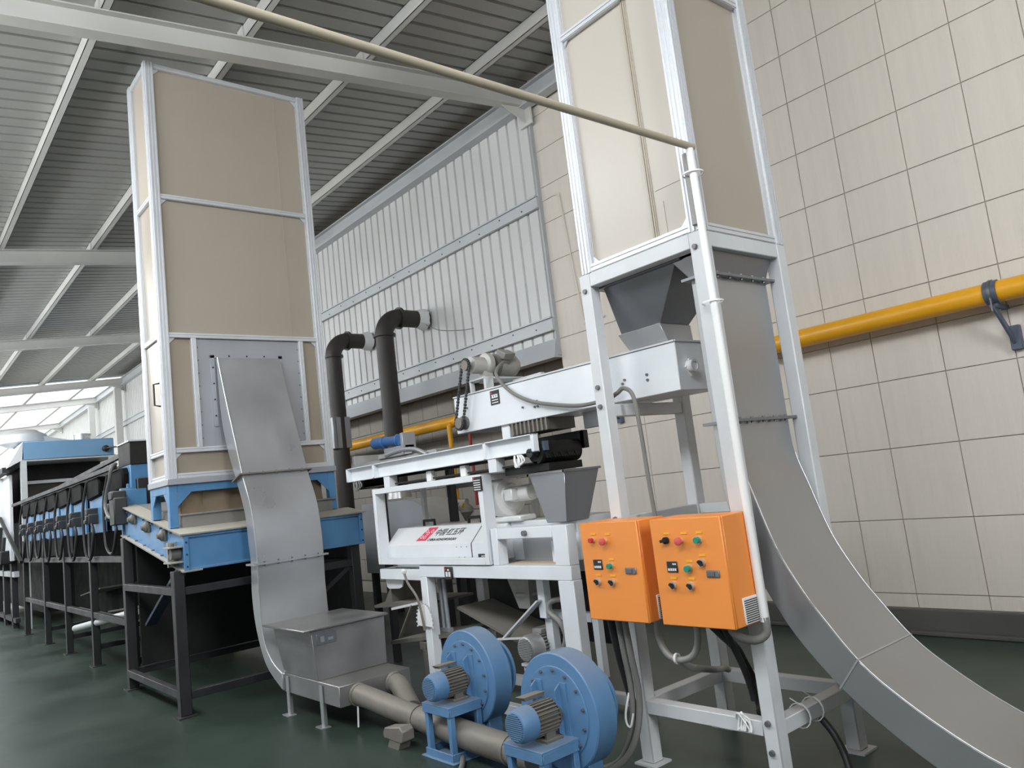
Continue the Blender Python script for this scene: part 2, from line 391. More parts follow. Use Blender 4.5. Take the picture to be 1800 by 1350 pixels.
P('collar', M().cyl((-9.407, 5.70, 1.56), (-9.407, 5.70, 1.70), .17, .145, n=24), SILV, f2, label='bright metal collar')
dr = T('exhaust_drum', 'grey rounded drum hood under the tall black flue', 'drum', (-8.6, 5.6, 0))
pr_ = [(-9.75, 5.3, .6), (-9.75, 5.3, 1.53)]+[(-8.62+.76*math.cos(a), 5.3, .77+.76*math.sin(a)) for a in [math.pi/2*(1-i/12) for i in range(13)]]+[(-7.86, 5.3, .6)]
P('drum_shell', M().prism(pr_, (0, .45, 0)), mat('drum_paint', (172, 172, 168), .5), dr, .01)
P('rim', M().prism(pr_, (0, -.02, 0)), GSHEET, dr)
for x in (-9.68, -7.95):
    for y in (5.36, 5.7): P('leg', M().box(x-.04, x+.04, y-.04, y+.04, 0, .62), DARK, dr)

# ------------------------------------------------------------------ tan towers
def post(x, y, z0, z1, s, dx, dy):
    m = M(); m.box(x-s/2, x+s/2, y-s/2, y+s/2, z0, z1)
    for o in (-.36, 0, .36):
        wd = s*.17
        m.box(x+o*s-wd/2, x+o*s+wd/2, y+dy*s/2-.007, y+dy*s/2+.007, z0, z1)
        m.box(x+dx*s/2-.007, x+dx*s/2+.007, y+o*s-wd/2, y+o*s+wd/2, z0, z1)
    return m
def railY(x, y0, y1, z, s=.045):
    return M().box(x-s/2, x+s/2, y0, y1, z-s/2, z+s/2).box(x-s/2-.005, x+s/2+.005, y0, y1, z-s*.42, z-s*.12).box(x-s/2-.005, x+s/2+.005, y0, y1, z+s*.12, z+s*.42)
def railX(y, x0, x1, z, s=.045):
    return M().box(x0, x1, y-s/2, y+s/2, z-s/2, z+s/2).box(x0, x1, y-s/2-.005, y+s/2+.005, z-s*.42, z-s*.12).box(x0, x1, y-s/2-.005, y+s/2+.005, z+s*.12, z+s*.42)
def gus(m, p, u, v, th, L=.07):
    p = Vector(p); return m.prism([p, p+Vector(u)*L, p+Vector(v)*L], th)

t1 = T('cooling_tower', 'tall tan-panelled tower in aluminium frame standing over the blue tray', 'tower', (-7.45, 2.8, 1.95))
X0, X1, A0, A1 = -7.74, -7.13, 2.02, 3.605
for (x, y, dx, dy) in ((X1-.04, A0+.04, 1, -1), (X1-.04, A1-.04, 1, -1), (X0+.04, A0+.04, 1, -1), (X0+.04, A1-.04, 1, -1)):
    P('post', post(x, y, 1.95, 5.87, .075, dx, dy), ALU, t1)
zs = [1.975, 2.2, 3.245, 4.555, 5.84]
for z in zs:
    P('rail', railY(X1-.03, A0+.08, A1-.08, z), ALU, t1); P('rail', railY(X0+.03, A0+.08, A1-.08, z), ALU, t1)
    P('rail', railX(A0+.03, X0+.08, X1-.08, z), ALU, t1); P('rail', railX(A1-.03, X0+.08, X1-.08, z), ALU, t1)
xp = X1-.045
for (z0, z1) in ((3.27, 4.53), (4.58, 5.82)): P('panel', M().box(xp-.012, xp, A0+.06, A1-.06, z0, z1), TAN, t1)
P('panel', M().box(xp-.012, xp, A0+.06, A1-.06, 2.0, 2.175), TAN2, t1)
P('panel', M().box(xp-.012, xp, A0+.06, 2.30, 2.225, 3.22), TAN2, t1); P('panel', M().box(xp-.012, xp, 3.36, A1-.06, 2.225, 3.22), TAN2, t1)
for y in (2.315, 3.355): P('mullion', post(X1-.03, y, 2.222, 3.222, .04, 1, -1), ALU, t1)
P('inlet_plate', M().box(xp-.01, xp+.012, 2.335, 3.335, 2.225, 3.22), GSHEET, t1, .003, label='grey metal sheet behind the chute mouth')
P('inlet_bolts', bolts([(xp+.012, y, z) for y in (2.35, 3.32) for z in [2.3+.12*i for i in range(8)]], (1, 0, 0), .007, .006), STEEL, t1, kind='stuff')
for (z0, z1) in zip(zs[:-1], zs[1:]):
    P('panel', M().box(X0+.06, X1-.06, A0+.035, A0+.047, z0+.022, z1-.022), TAN, t1)
    P('panel', M().box(X0+.06, X1-.06, A1-.047, A1-.035, z0+.022, z1-.022), TAN, t1)
    P('panel', M().box(X0+.045, X0+.057, A0+.06, A1-.06, z0+.022, z1-.022), TAN, t1)
d1 = P('door', M().box(X0+.075, X1-.075, A0+.022, A0+.04, 2.23, 3.215), TAN, t1, .003, label='narrow tan door with a handle')
P('handle', M().tube([(-7.30, A0+.02, 2.62), (-7.30, A0-.03, 2.63), (-7.30, A0-.03, 2.82), (-7.30, A0+.02, 2.83)], .008, 8, 0), DARK, d1)
for z in zs[1:]:
    for y, sg in ((A0+.08, 1), (A1-.08, -1)):
        P('corner_brace', gus(M(), (X1-.038, y, z-.02), (0, sg, 0), (0, 0, -1), (.008, 0, 0), .06), ALU, t1)
P('seam', M().box(xp, xp+.003, 3.28, 3.295, 3.27, 5.82), TAN, t1)
P('base_skirt', M().box(X0-.01, X1+.01, A0-.01, A1+.01, 1.90, 1.955), GSHEET, t1, .004)
P('top_cap', M().box(X0+.02, X1-.02, A0+.02, A1-.02, 5.845, 5.86), TAN, t1)
# blue stand of the tower
bz = lambda x: 1.465+.176*(-6.88-x)
for x in (-7.19, -7.70):
    for y in (2.06, 3.57): P('support_post', M().box(x-.036, x+.036, y-.036, y+.036, bz(x)+.008, 1.90), BLUE, t1, .003)
for x in (-7.19, -7.70): P('support_beam', M().box(x-.036, x+.036, 2.096, 3.534, 1.83, 1.90), BLUE, t1, .003)
for y in (2.06, 3.57): P('support_beam', M().box(-7.664, -7.226, y-.036, y+.036, 1.83, 1.90), BLUE, t1, .003)
for y, sg in ((2.09, 1), (3.54, -1)): P('gusset_plate', gus(M(), (-7.163, y, 1.835), (0, sg, 0), (0, 0, -1), (.008, 0, 0), .13), BLUE, t1)
for x, sg in ((-7.22, -1), (-7.67, 1)): P('gusset_plate', gus(M(), (x, 2.026, 1.835), (sg, 0, 0), (0, 0, -1), (0, .008, 0), .11), BLUE, t1)
def frust(x0, x1, y0, y1, z0, a0, a1, b0, b1, z1):
    return M().hexa([(x0, y0, z0), (x1, y0, z0), (x1, y1, z0), (x0, y1, z0)], [(a0, b0, z1), (a1, b0, z1), (a1, b1, z1), (a0, b1, z1)])
m = M(); ny = 26
for k in range(2):
    vs = []
    for i in range(ny+1):
        y = 2.14+1.36*i/ny; wv = .018*math.sin(i*1.1)+.012*math.sin(i*2.7)
        for j in range(6):
            z = 1.64+.27*j/5; b = math.sin(math.pi*j/5)
            vs.append((-7.24+wv*b-.02*b, y, z) if k == 0 else (-7.24-.42*i/ny, 2.14+wv*b*.5+.01*b, z))
    fs = []
    for i in range(ny):
        for j in range(5): a = i*6+j; fs.append((a, a+6, a+7, a+1))
    m.add(vs, fs)
P('canvas_skirt', m, CANVAS, t1, label='brown canvas sleeve')
P('hopper_rim', M().hexa([(-7.95, 2.12, 1.655), (-7.19+.045, 2.12, 1.515), (-7.145, 3.55, 1.515), (-7.95, 3.55, 1.655)], [(-7.95, 2.12, 1.71), (-7.145, 2.12, 1.63), (-7.145, 3.55, 1.63), (-7.95, 3.55, 1.71)])
  .box(-7.16, -7.12, 2.09, 3.58, 1.625, 1.64), mat('dusty_grey', (142, 139, 134), .5, .2, .1, 5, dust=.6), t1, .003)

# inclined blue tray conveyor under the tower
tr = T('tray_conveyor', 'blue inclined tray conveyor on a dark steel stand below the tan tower', 'conveyor', (-7.8, 2.87, 0))
Yl, Yr = 2.035, 3.715; xe = -8.85
zb_ = lambda x: 1.165+.176*(-6.88-x)
P('tray_body', M().prism([(-6.90, Yl+.02, 1.17), (-6.90, Yl+.02, 1.455), (xe, Yl+.02, bz(xe)), (xe, Yl+.02, zb_(xe))], (0, Yr-Yl-.04, 0)), BLUE, tr, .003)
fl = M()
for (f_, hh) in ((bz, .012), (zb_, .012)):
    fl.hexa([(-6.855, Yl-.025, f_(-6.855)-.006), (-6.855, Yl+.14, f_(-6.855)-.006), (xe, Yl+.14, f_(xe)-.006), (xe, Yl-.025, f_(xe)-.006)],
            [(-6.855, Yl-.025, f_(-6.855)+hh-.006), (-6.855, Yl+.14, f_(-6.855)+hh-.006), (xe, Yl+.14, f_(xe)+hh-.006), (xe, Yl-.025, f_(xe)+hh-.006)])
fl.hexa([(-6.84, Yl-.03, 1.46), (-6.84, Yr+.03, 1.46), (-7.2, Yr+.03, bz(-7.2)), (-7.2, Yl-.03, bz(-7.2))], [(-6.84, Yl-.03, 1.472), (-6.84, Yr+.03, 1.472), (-7.2, Yr+.03, bz(-7.2)+.008), (-7.2, Yl-.03, bz(-7.2)+.008)])
P('flange', fl, mat('dusty_flange', (150, 150, 145), .6, 0, .12, 5, dust=.9, dustcol=(192, 186, 172)), tr, label='flange covered in pale dust')
fp = P('end_plate', M().box(-6.90, -6.885, Yl+.02, Yr-.02, 1.175, 1.45).box(-6.885, -6.86, Yl, Yl+.04, 1.165, 1.46).box(-6.885, -6.86, Yr-.04, Yr, 1.165, 1.46).box(-6.885, -6.865, Yl, Yr, 1.435, 1.46).box(-6.885, -6.868, Yl, Yr, 1.165, 1.185), BLUE, tr, .003)
P('plate_bolts', bolts([(-6.86, y, z) for y in (Yl+.02, Yr-.02) for z in (1.2, 1.3, 1.4)], (1, 0, 0), .009, .008), DARK, fp, kind='stuff')
for (x, z) in ((-8.44, 1.66), (-7.96, 1.565), (-7.45, 1.475)):
    P('bearing', M().rings([((x, 2.055, z), .055), ((x, 2.02, z), .05), ((x, 2.005, z), .03), ((x, 1.985, z), .022)], 14).box(x-.07, x+.07, 2.035, 2.05, z-.045, z+.045), FIN, tr)
te = P('tensioner', M().box(-7.13, -6.93, 1.94, 2.055, 1.36, 1.375).box(-7.13, -6.93, 1.94, 2.055, 1.235, 1.25).box(-7.16, -7.13, 1.98, 2.055, 1.2, 1.41), mat('pale_dust_steel', (170, 166, 158), .5, .3), tr, .002)
P('tension_screw', M().cyl((-7.03, 1.99, 1.21), (-7.03, 1.99, 1.40), .016, n=8).rings([((-7.03, 2.05, 1.31), .05), ((-7.03, 1.97, 1.31), .045)], 12), FIN, te)
P('side_bolts', bolts([(x, Yl-.0, bz(x)-.03) for x in [-7.2-.28*i for i in range(6)]]+[(x, Yl, zb_(x)+.03) for x in [-7.2-.28*i for i in range(6)]], (0, -1, 0), .009, .02), STEEL, tr, kind='stuff')
for (x, y) in ((-6.95, 1.995), (-8.72, 2.03), (-6.95, 3.63), (-8.72, 3.63)):
    l = P('leg', M().box(x-.045, x+.045, y-.045, y+.045, .012, zb_(x)-.004), DARK, tr, .005)
    P('foot_plate', M().box(x-.085, x+.085, y-.075, y+.075, 0, .012), DARK, l)
for z in (1.0, .165):
    for y in (2.0, 3.63): P('stand_rail', M().box(-8.69, -6.99, y-.03, y+.03, z-.032, z+.032), DARK, tr, .003)
    for x in (-6.94, -8.72): P('stand_rail', M().box(x-.03, x+.03, 2.04, 3.6, z-.032, z+.032), DARK, tr, .003)
P('brace', M().beam((-6.94, 2.75, .42), (-6.94, 3.59, .98), .03, .03, (1, 0, 0)), DARK, tr)
P('slanted_strut', M().beam((-7.30, 2.15, 1.18), (-8.45, 2.15, .62), .03, .10, (0, 1, 0)).beam((-7.4, 2.12, 1.12), (-7.9, 2.12, .88), .02, .03, (0, 1, 0)), mat('navy_strut', (44, 58, 78), .45, 0, .1, 4, dust=.5), tr)
P('side_shade_sheet', M().box(-8.6, -7.05, 3.69, 3.705, .22, 1.17), BLACK, tr)  # black sheet added to deepen the shade beside the stand
P('rear_shade_sheet', M().box(-8.66, -8.62, 2.10, 3.58, .22, 1.46), BLACK, tr)  # black sheet added to deepen the shade below the tray
P('rear_plate', M().box(-8.9, -8.86, Yl, Yl+.25, 1.45, 1.98), BLUE, tr, .004)

# ------------------------------------------------------------------ curved chute 1 and its hopper
def cut(A, B, z0, z1):
    # smooth the two curves and keep the part between two fractions
    SA = smooth([(x, 0, z) for x, z in A], 8); SB = smooth([(x, 0, z) for x, z in B], 8)
    n = len(SA); a = int(z0*(n-1)); b = int(z1*(n-1))
    return [(p.x, p.z) for p in SA[a:b+1]], [(p.x, p.z) for p in SB[a:b+1]]
ch = T('curved_chute', 'galvanised curved chute falling from the tan tower into the grey hopper', 'chute', (-6.5, 2.8, .2))
FA = [(-7.10, 3.035), (-6.949, 2.6), (-6.80, 2.22), (-6.685, 1.915), (-6.548, 1.637), (-6.50, 1.38), (-6.495, 1.15), (-6.507, .88), (-6.474, .556), (-6.335, .387), (-6.14, .305)]
FB = [(-7.13, 3.02), (-7.10, 2.50), (-6.99, 2.16), (-6.835, 1.875), (-6.69, 1.582), (-6.655, 1.33), (-6.635, 1.15), (-6.66, .88), (-6.61, .60), (-6.45, .335), (-6.15, .175)]
for (a, b) in ((0, .3), (.3, .6), (.6, 1.0)):
    A, B = cut(FA, FB, a, b); P('chute_section', M().strip(A, B, 2.5, 3.105), GALV, ch, .005)
P('seam_bead', M().tube([(x+.002, 2.503, z) for x, z in cut(FA, FB, 0, 1)[0]], .004, 6, 0), SILV, ch)
def flange_frame(pa, pb, y0, y1, e, th):
    a = Vector((pa[0], 0, pa[1])); b = Vector((pb[0], 0, pb[1])); d = (a-b).normalized(); nrm = Vector((-d.z, 0, d.x))
    o = M(); q = [b-d*e, a+d*e]
    for (u0, u1, v0, v1) in ((q[0], q[1], y0-e, y0), (q[0], q[1], y1, y1+e), (a, q[1], y0, y1), (q[0], b, y0, y1)):
        o.hexa([u0+Vector((0, v0, 0))-nrm*th, u1+Vector((0, v0, 0))-nrm*th, u1+Vector((0, v1, 0))-nrm*th, u0+Vector((0, v1, 0))-nrm*th],
               [u0+Vector((0, v0, 0))+nrm*th, u1+Vector((0, v0, 0))+nrm*th, u1+Vector((0, v1, 0))+nrm*th, u0+Vector((0, v1, 0))+nrm*th])
    bl = M()
    for i in range(5):
        p = a+d*e*.5+Vector((0, y0+(y1-y0)*(i+.5)/5, 0)); bl.cyl(p-nrm*th*2.4, p+nrm*th*2.4, .008, n=6)
    return o, bl
for k in (3, 6):
    o, bl = flange_frame(FA[k], FB[k], 2.5, 3.105, .03, .006 if k == 3 else .008)
    f = P('joint_flange', o, GALV if k == 6 else DPIPE, ch); P('flange_bolts', bl, STEEL, f, kind='stuff')
m = M().box(-7.165, -7.15, 2.455, 2.495, 2.40, 3.07).box(-7.165, -7.15, 3.11, 3.15, 2.40, 3.07).box(-7.165, -7.15, 2.455, 3.15, 3.04, 3.075)
f = P('mouth_flange', m, GSHEET, ch, .002)
P('flange_bolts', bolts([(-7.15, y, 3.06) for y in (2.47, 2.63, 2.8, 2.97, 3.13)]+[(-7.15, 2.475, z) for z in (2.5, 2.65, 2.8, 2.95)], (1, 0, 0), .009, .008), DARK, f, kind='stuff')

hp = T('feed_hopper', 'grey sheet metal hopper with sloping lid standing by the two blue blowers', 'hopper', (-5.7, 2.8, 0))
HG = mat('hopper_grey', (156, 156, 157), .34, .75, .08, 3, dust=.5, dustcol=(178, 175, 166), rvar=.15)
P('base_box', M().box(-6.17, -5.215, 2.52, 3.10, .165, .308), HG, hp, .004)
P('hopper_body', frust(-6.155, -5.545, 2.525, 3.10, .308, -6.26, -5.56, 2.50, 3.12, .665), HG, hp, .004)
P('lid', M().hexa([(-6.30, 2.43, .668), (-5.53, 2.43, .668), (-5.53, 3.14, .668), (-6.30, 3.14, .668)], [(-6.30, 2.43, .684), (-5.53, 2.43, .684), (-5.53, 3.14, .684), (-6.30, 3.14, .684)]), HG, hp, .004)
lp = P('name_plate', M().box(-5.562, -5.552, 2.54, 2.70, .555, .635), PLATEG, hp, .003, label='small embossed plate')
P('plate_marks', M().box(-5.553, -5.549, 2.57, 2.60, .575, .615).box(-5.553, -5.549, 2.63, 2.67, .58, .60), GALV, lp)
for (x, y) in ((-5.49, 2.512), (-6.08, 2.512), (-5.49, 3.108), (-6.08, 3.108)):
    sg = -1 if y < 2.8 else 1
    l = P('leg', M().box(x-.022, x+.022, y-.004, y+.004, .006, .29).box(x-.022, x-.016, y, y-sg*.04, .006, .16), GALV, hp)
    P('foot_plate', M().box(x-.06, x+.05, y-.035, y+.035, 0, .006), GALV, l)
yp = T('branch_pipe', 'dusty forked metal pipe running from the grey hopper under the blue blower stands', 'pipe', (-4.6, 2.75, .05))
P('pipe', M().tube([(-5.24, 2.66, .225), (-5.10, 2.675, .215), (-4.75, 2.715, .165), (-4.5, 2.73, .145)], .073, 20, 6), DPIPE, yp)
P('pipe', M().tube([(-4.55, 2.727, .145), (-4.2, 2.725, .135), (-3.8, 2.705, .13), (-3.34, 2.69, .13)], .079, 20, 4), DPIPE, yp)
P('branch', M().tube([(-5.24, 2.955, .235), (-5.12, 2.945, .225), (-4.92, 2.87, .185), (-4.68, 2.77, .155)], .07, 20, 6), DPIPE, yp)
for p, q in (((-5.218, 2.662, .225), .079), ((-5.218, 2.955, .235), .077)):
    P('pipe_collar', M().cyl(p, (p[0]+.03, p[1], p[2]-.003), q, n=22), DPIPE, yp, .003)
for x in (-4.52, -3.55, -3.50): P('clamp', M().cyl((x-.008, 2.7275 if x < -4 else 2.697, .145 if x < -4 else .13), (x+.008, 2.7275 if x < -4 else 2.697, .145 if x < -4 else .13), .084, n=22), DPIPE, yp)
S('hanging_strip', M().beam((-5.17, 2.63, .16), (-5.13, 2.60, .03), .012, .003), GALV, 'thin metal strip hanging from the pipe mouth near the hopper', 'strip', (-5.15, 2.61, .03))
blk = T('floor_block', 'dusty tapered metal block on the floor beside the first blower stand', 'block', (-4.57, 2.60, 0))
P('block_body', M().prism([(-4.69, 2.545, .05), (-4.69, 2.545, .09), (-4.67, 2.545, .115), (-4.48, 2.545, .145), (-4.45, 2.545, .12), (-4.45, 2.545, .06), (-4.48, 2.545, .045)], (0, .09, 0)), DPIPE, blk, .006)
P('block_foot', M().prism([(-4.65, 2.55, 0), (-4.62, 2.55, .055), (-4.49, 2.55, .05), (-4.52, 2.55, 0)], (0, .08, 0)), DPIPE, blk)

# ------------------------------------------------------------------ motors and blowers
def motor(par, cx, cz, y0, y1, r, cowlm, bodym, box=True):
    L = y1-y0; yc = y0+L*.36
    cw = P('fan_cowl', M().rings([((cx, y0, cz), r*.80), ((cx, y0+.004, cz), r*.88), ((cx, y0+.03, cz), r), ((cx, yc, cz), r*1.0), ((cx, yc, cz), r*.9)], 26), cowlm, par, ang=35)
    g = M().cyl((cx, y0-.001, cz), (cx, y0+.002, cz), r*.78, n=24); P('grille', g, DARK, cw)
    g = M()
    for k in range(13):
        z = cz-r*.70+r*1.40*k/12; hx = math.sqrt(max(0, (r*.78)**2-(z-cz)**2))
        g.box(cx-hx, cx+hx, y0-.005, y0+.001, z-r*.032, z+r*.032)
    P('grille_bars', g, cowlm, cw)
    b = P('motor_body', M().cyl((cx, yc-.01, cz), (cx, y1-.02, cz), r*.8, n=24).cyl((cx, y1-.03, cz), (cx, y1, cz), r*.92, r*.7, n=24), bodym, par)
    m = M()
    for k in range(26):
        t = 2*math.pi*k/26; d = Vector((math.cos(t), 0, math.sin(t)))
        m.beam(Vector((cx, yc, cz))+d*r*.88, Vector((cx, y1-.035, cz))+d*r*.88, r*.07, r*.24, d)
    P('cooling_fins', m, bodym, b)
    if box: P('terminal_box', M().box(cx-r*.5, cx+r*.5, yc+.01, y1-.05, cz+r*.85, cz+r*1.25), bodym, par, .004)
    P('motor_foot', M().box(cx-r*.95, cx+r*.95, yc+.03, y1-.03, cz-r*1.22, cz-r*1.08).box(cx-r*.7, cx-r*.5, yc+.05, y1-.06, cz-r*1.1, cz-r*.5).box(cx+r*.5, cx+r*.7, yc+.05, y1-.06, cz-r*1.1, cz-r*.5), bodym, par)
    return cw

bw = T('blower', 'blue centrifugal blower next to the grey hopper, the farther of two', 'blower', (-4.13, 2.85, 0), 'blue blowers on the floor')
cx, cz = -4.13, .412
out = []
for i in range(48):
    a = 2*math.pi*i/48; rr = .285; out.append((cx+rr*math.cos(a), 2.85, cz+rr*math.sin(a)))
P('volute', M().prism(out, (0, .135, 0)), BLUEF, bw, .006)
P('cover_plate', M().cyl((cx, 2.844, cz), (cx, 2.852, cz), .222, n=40), BLUEF, bw, .002)
P('cover_bolts', bolts([(cx+.203*math.cos(a), 2.842, cz+.203*math.sin(a)) for a in [2*math.pi*(i+.4)/14 for i in range(14)]], (0, -1, 0), .009, .011), STEEL, bw, kind='stuff')
for x in (cx-.135, cx+.045):
    P('stiffener', M().prism([(x, 2.845, .30), (x, 2.805, .33), (x, 2.805, .53), (x, 2.845, .56)], (.008, 0, 0)).box(x, x+.05, 2.838, 2.845, .30, .56), BLUEF, bw)
P('inlet_neck', M().cyl((cx, 2.985, cz), (cx, 3.09, cz), .155, n=30), BLUEF, bw)
P('inlet_flange', M().cyl((cx, 3.085, cz), (cx, 3.105, cz), .178, n=30), BLUEF, bw, .002)
P('volute_feet', M().box(cx-.16, cx-.11, 2.87, 2.97, 0, .20).box(cx+.11, cx+.16, 2.87, 2.97, 0, .20), BLUEF, bw, .004)
motor(bw, cx, cz, 2.57, 2.835, .082, BLUEF, FIN, False)
P('terminal_box', M().hexa([(cx-.085, 2.68, cz+.085), (cx-.03, 2.68, cz+.088), (cx-.03, 2.80, cz+.088), (cx-.085, 2.80, cz+.085)], [(cx-.10, 2.67, cz+.10), (cx-.03, 2.67, cz+.105), (cx-.03, 2.81, cz+.105), (cx-.10, 2.81, cz+.10)]), FIN, bw)
for x in (-4.25, -4.01):
    for y in (2.626, 2.822): P('stand_leg', M().box(x-.017, x+.017, y-.018, y+.018, .004, .299), BLUEF, bw, .003)
P('stand_top', M().box(-4.275, -3.985, 2.60, 2.845, .298, .312).box(-4.272, -3.988, 2.600, 2.607, .255, .30).box(-3.992, -3.985, 2.607, 2.84, .255, .30).box(-4.275, -4.268, 2.607, 2.84, .255, .30), BLUEF, bw, .002)
P('stand_base', M().box(-4.272, -3.988, 2.598, 2.607, .007, .05).box(-3.992, -3.986, 2.607, 2.85, .007, .05).box(-4.274, -4.268, 2.607, 2.85, .007, .05).box(-4.30, -3.96, 2.58, 2.87, 0, .008), BLUEF, bw, .002)
dup(bw, (1.056, -.205, 0), 'blue centrifugal blower below the orange boxes, the nearer of two')

# ------------------------------------------------------------------ tower 2 on its galvanised frame
fr = T('tower_frame', 'galvanised square-tube frame carrying the right-hand tan tower', 'frame', (-2.62, 3.57, 0))
FX0, FX1, FY0, FY1 = -3.06, -2.19, 3.19, 3.96
s = .08
for (x, y, nm) in ((FX0, FY0, 0), (FX1-s, FY0, 1), (FX0, FY1-s, 2), (FX1-s, FY1-s, 3)):
    l = P('leg', M().box(x, x+s, y, y+s, .01, 2.70), WGREY, fr, .006)
    P('foot_plate', M().box(x-.03, x+s+.03, y-.03, y+s+.03, 0, .01), WGREY, l)
for z in (2.66, .30):
    t_ = .08 if z > 2 else .07
    for y in (FY0+.004, FY1-s+.004): P('rail', M().box(FX0+s, FX1-s, y, y+.07, z-t_/2, z+t_/2), WGREY, fr, .004)
    for x in (FX0+.004, FX1-s+.004): P('rail', M().box(x, x+.07, FY0+s, FY1-s, z-t_/2, z+t_/2), WGREY, fr, .004)
P('rail', M().box(FX0+s, FX1-s, FY1-s+.01, FY1-.01, 1.25, 1.31), WGREY, fr, .004)
P('rail', M().box(FX0+.01, FX0+s-.01, FY0+s, FY1-s, 1.25, 1.31), WGREY, fr, .004)
P('rail', M().box(FX0+.01, FX0+s-.01, FY0+s, FY1-s, 1.87, 1.94), WGREY, fr, .004)
P('frame_bolts', bolts([(FX0+.04, FY0, z) for z in (2.6, 2.04, 1.93, 1.30)]+[(FX1-.045, FY0, z) for z in (2.62, .33, .20)]+[(FX1-.04, FY1-.08, z) for z in (1.33,)], (0, -1, 0), .016, .014, 8), STEEL, fr, kind='stuff')
t2 = T('cooling_tower', 'tan-panelled tower standing on the galvanised frame against the beige tiles', 'tower', (-2.62, 3.57, 2.70))
X0, X1, A0, A1 = -3.03, -2.195, 3.195, 3.955
for (x, y) in ((X1-.035, A0+.035), (X1-.035, A1-.035), (X0+.035, A0+.035), (X0+.035, A1-.035)):
    P('post', post(x, y, 2.70, 5.95, .07, 1, -1), ALU, t2)
zs = [2.725, 4.14, 5.9]
for z in zs:
    for y in (A0+.028, A1-.028): P('rail', railX(y, X0+.07, X1-.07, z, .045), ALU, t2)
    for x in (X1-.028, X0+.028): P('rail', railY(x, A0+.07, A1-.07, z, .045), ALU, t2)
TAN_LIT = mat('tan_glossy_lit', (181, 174, 164), .36, 0, .015, 1.0, rvar=.03)  # glossy tan board, lightened in colour for the lit front face
for z0, z1 in zip(zs[:-1], zs[1:]):
    P('panel', M().box(X0+.06, -2.51, A0+.035, A0+.045, z0+.02, z1-.02), TAN_LIT, t2); P('panel', M().box(-2.475, X1-.06, A0+.035, A0+.045, z0+.02, z1-.02), TAN_LIT, t2)
    P('panel', M().box(X1-.045, X1-.035, A0+.06, A1-.06, z0+.02, z1-.02), TAN, t2)
    P('panel', M().box(X0+.035, X0+.045, A0+.06, A1-.06, z0+.02, z1-.02), TAN, t2); P('panel', M().box(X0+.06, X1-.06, A1-.045, A1-.035, z0+.02, z1-.02), TAN, t2)
    P('joint_strip', M().box(-2.512, -2.473, A0+.03, A0+.036, z0+.02, z1-.02).box(-2.502, -2.496, A0+.024, A0+.03, z0+.02, z1-.02).box(-2.488, -2.482, A0+.024, A0+.03, z0+.02, z1-.02), TAN, t2)
for p, u, v_, L_ in (((X0+.07, A0+.02, 2.745), (1, 0, 0), (0, 0, 1), .06), ((X1-.07, A0+.02, 2.745), (-1, 0, 0), (0, 0, 1), .06), ((X0+.07, A0+.02, 4.12), (1, 0, 0), (0, 0, -1), .04)):
    P('corner_brace', gus(M(), p, u, v_, (0, .008, 0), L_), ALU, t2)
P('flat_strips', M().box(-2.455, -2.415, A0+.032, A0+.036, 2.75, 2.93).box(-2.46, -2.27, A0+.032, A0+.036, 3.0, 3.04), TAN_LIT, t2, label='thin flat strips on the panel')  # thin strips in the same colour as the panel
# funnel and duct below the tower
fn = T('funnel', 'dark stainless funnel under the right-hand tower emptying into the white feeder', 'funnel', (-2.75, 3.5, 2.25))
P('funnel_cone', frust(-2.985, -2.70, 3.41, 3.66, 2.335, -2.975, -2.44, 3.29, 3.76, 2.625), STAIN, fn, .003)
P('outlet_collar', frust(-2.955, -2.665, 3.43, 3.65, 2.235, -3.0, -2.685, 3.39, 3.67, 2.345), GALV, fn, .003)
P('top_flange', M().box(-2.985, -2.40, 3.27, 3.88, 2.612, 2.622), STAIN, fn)
c2 = T('curved_chute', 'stainless curved duct sweeping down from the right-hand tower to the floor', 'chute', (-2.0, 3.58, .2))
GA = [(-2.272, 2.50), (-2.272, 2.1), (-2.272, 1.74), (-2.262, 1.55), (-2.216, 1.386), (-2.135, 1.121), (-2.04, .931), (-1.945, .788), (-1.80, .604), (-1.636, .471), (-1.445, .35), (-1.27, .27), (-1.0, .20)]
GB = [(-2.385, 2.50), (-2.385, 2.1), (-2.385, 1.74), (-2.385, 1.55), (-2.365, 1.31), (-2.285, 1.045), (-2.165, .805), (-2.06, .65), (-1.90, .475), (-1.73, .335), (-1.53, .205), (-1.33, .125), (-1.02, .06)]
STD = mat('brushed_duct', (176, 178, 181), .33, .78, .05, 1.6, dust=.12, rvar=.06)
for (a, b) in ((0, .168), (.168, .665), (.665, 1.0)):
    A, B = cut(GA, GB, a, b); P('chute_section', M().strip(A, B, 3.32, 3.845), STD, c2, .004)
P('seam_bead', M().tube([(x+.001, 3.322, z) for x, z in cut(GA, GB, .25, 1)[0]], .003, 6, 0), SILV, c2)
P('seam_bead', M().tube([(x+.001, 3.843, z) for x, z in cut(GA, GB, .25, 1)[0]], .003, 6, 0), STD, c2)
P('throat', frust(-2.385, -2.272, 3.32, 3.845, 2.50, -2.47, -2.235, 3.29, 3.865, 2.62), STAIN, c2, .003)
for k in (0, 2):
    o, bl = flange_frame(GA[k], GB[k], 3.32, 3.845, .035, .007); f = P('joint_flange', o, STAIN, c2); P('flange_bolts', bl, STEEL, f, kind='stuff')
A, B = cut(GA, GB, .664, .672)
o, bl = flange_frame(A[0], B[0], 3.32, 3.845, .004, .004); P('weld_seam', o, GALV, c2)
e2 = T('intake_hopper', 'grey intake hopper at the foot of the curved duct on the right', 'hopper', (-.6, 3.6, 0))
P('hopper_body', M().box(-1.0, -.3, 3.25, 3.9, .05, .6), HG, e2, .004)
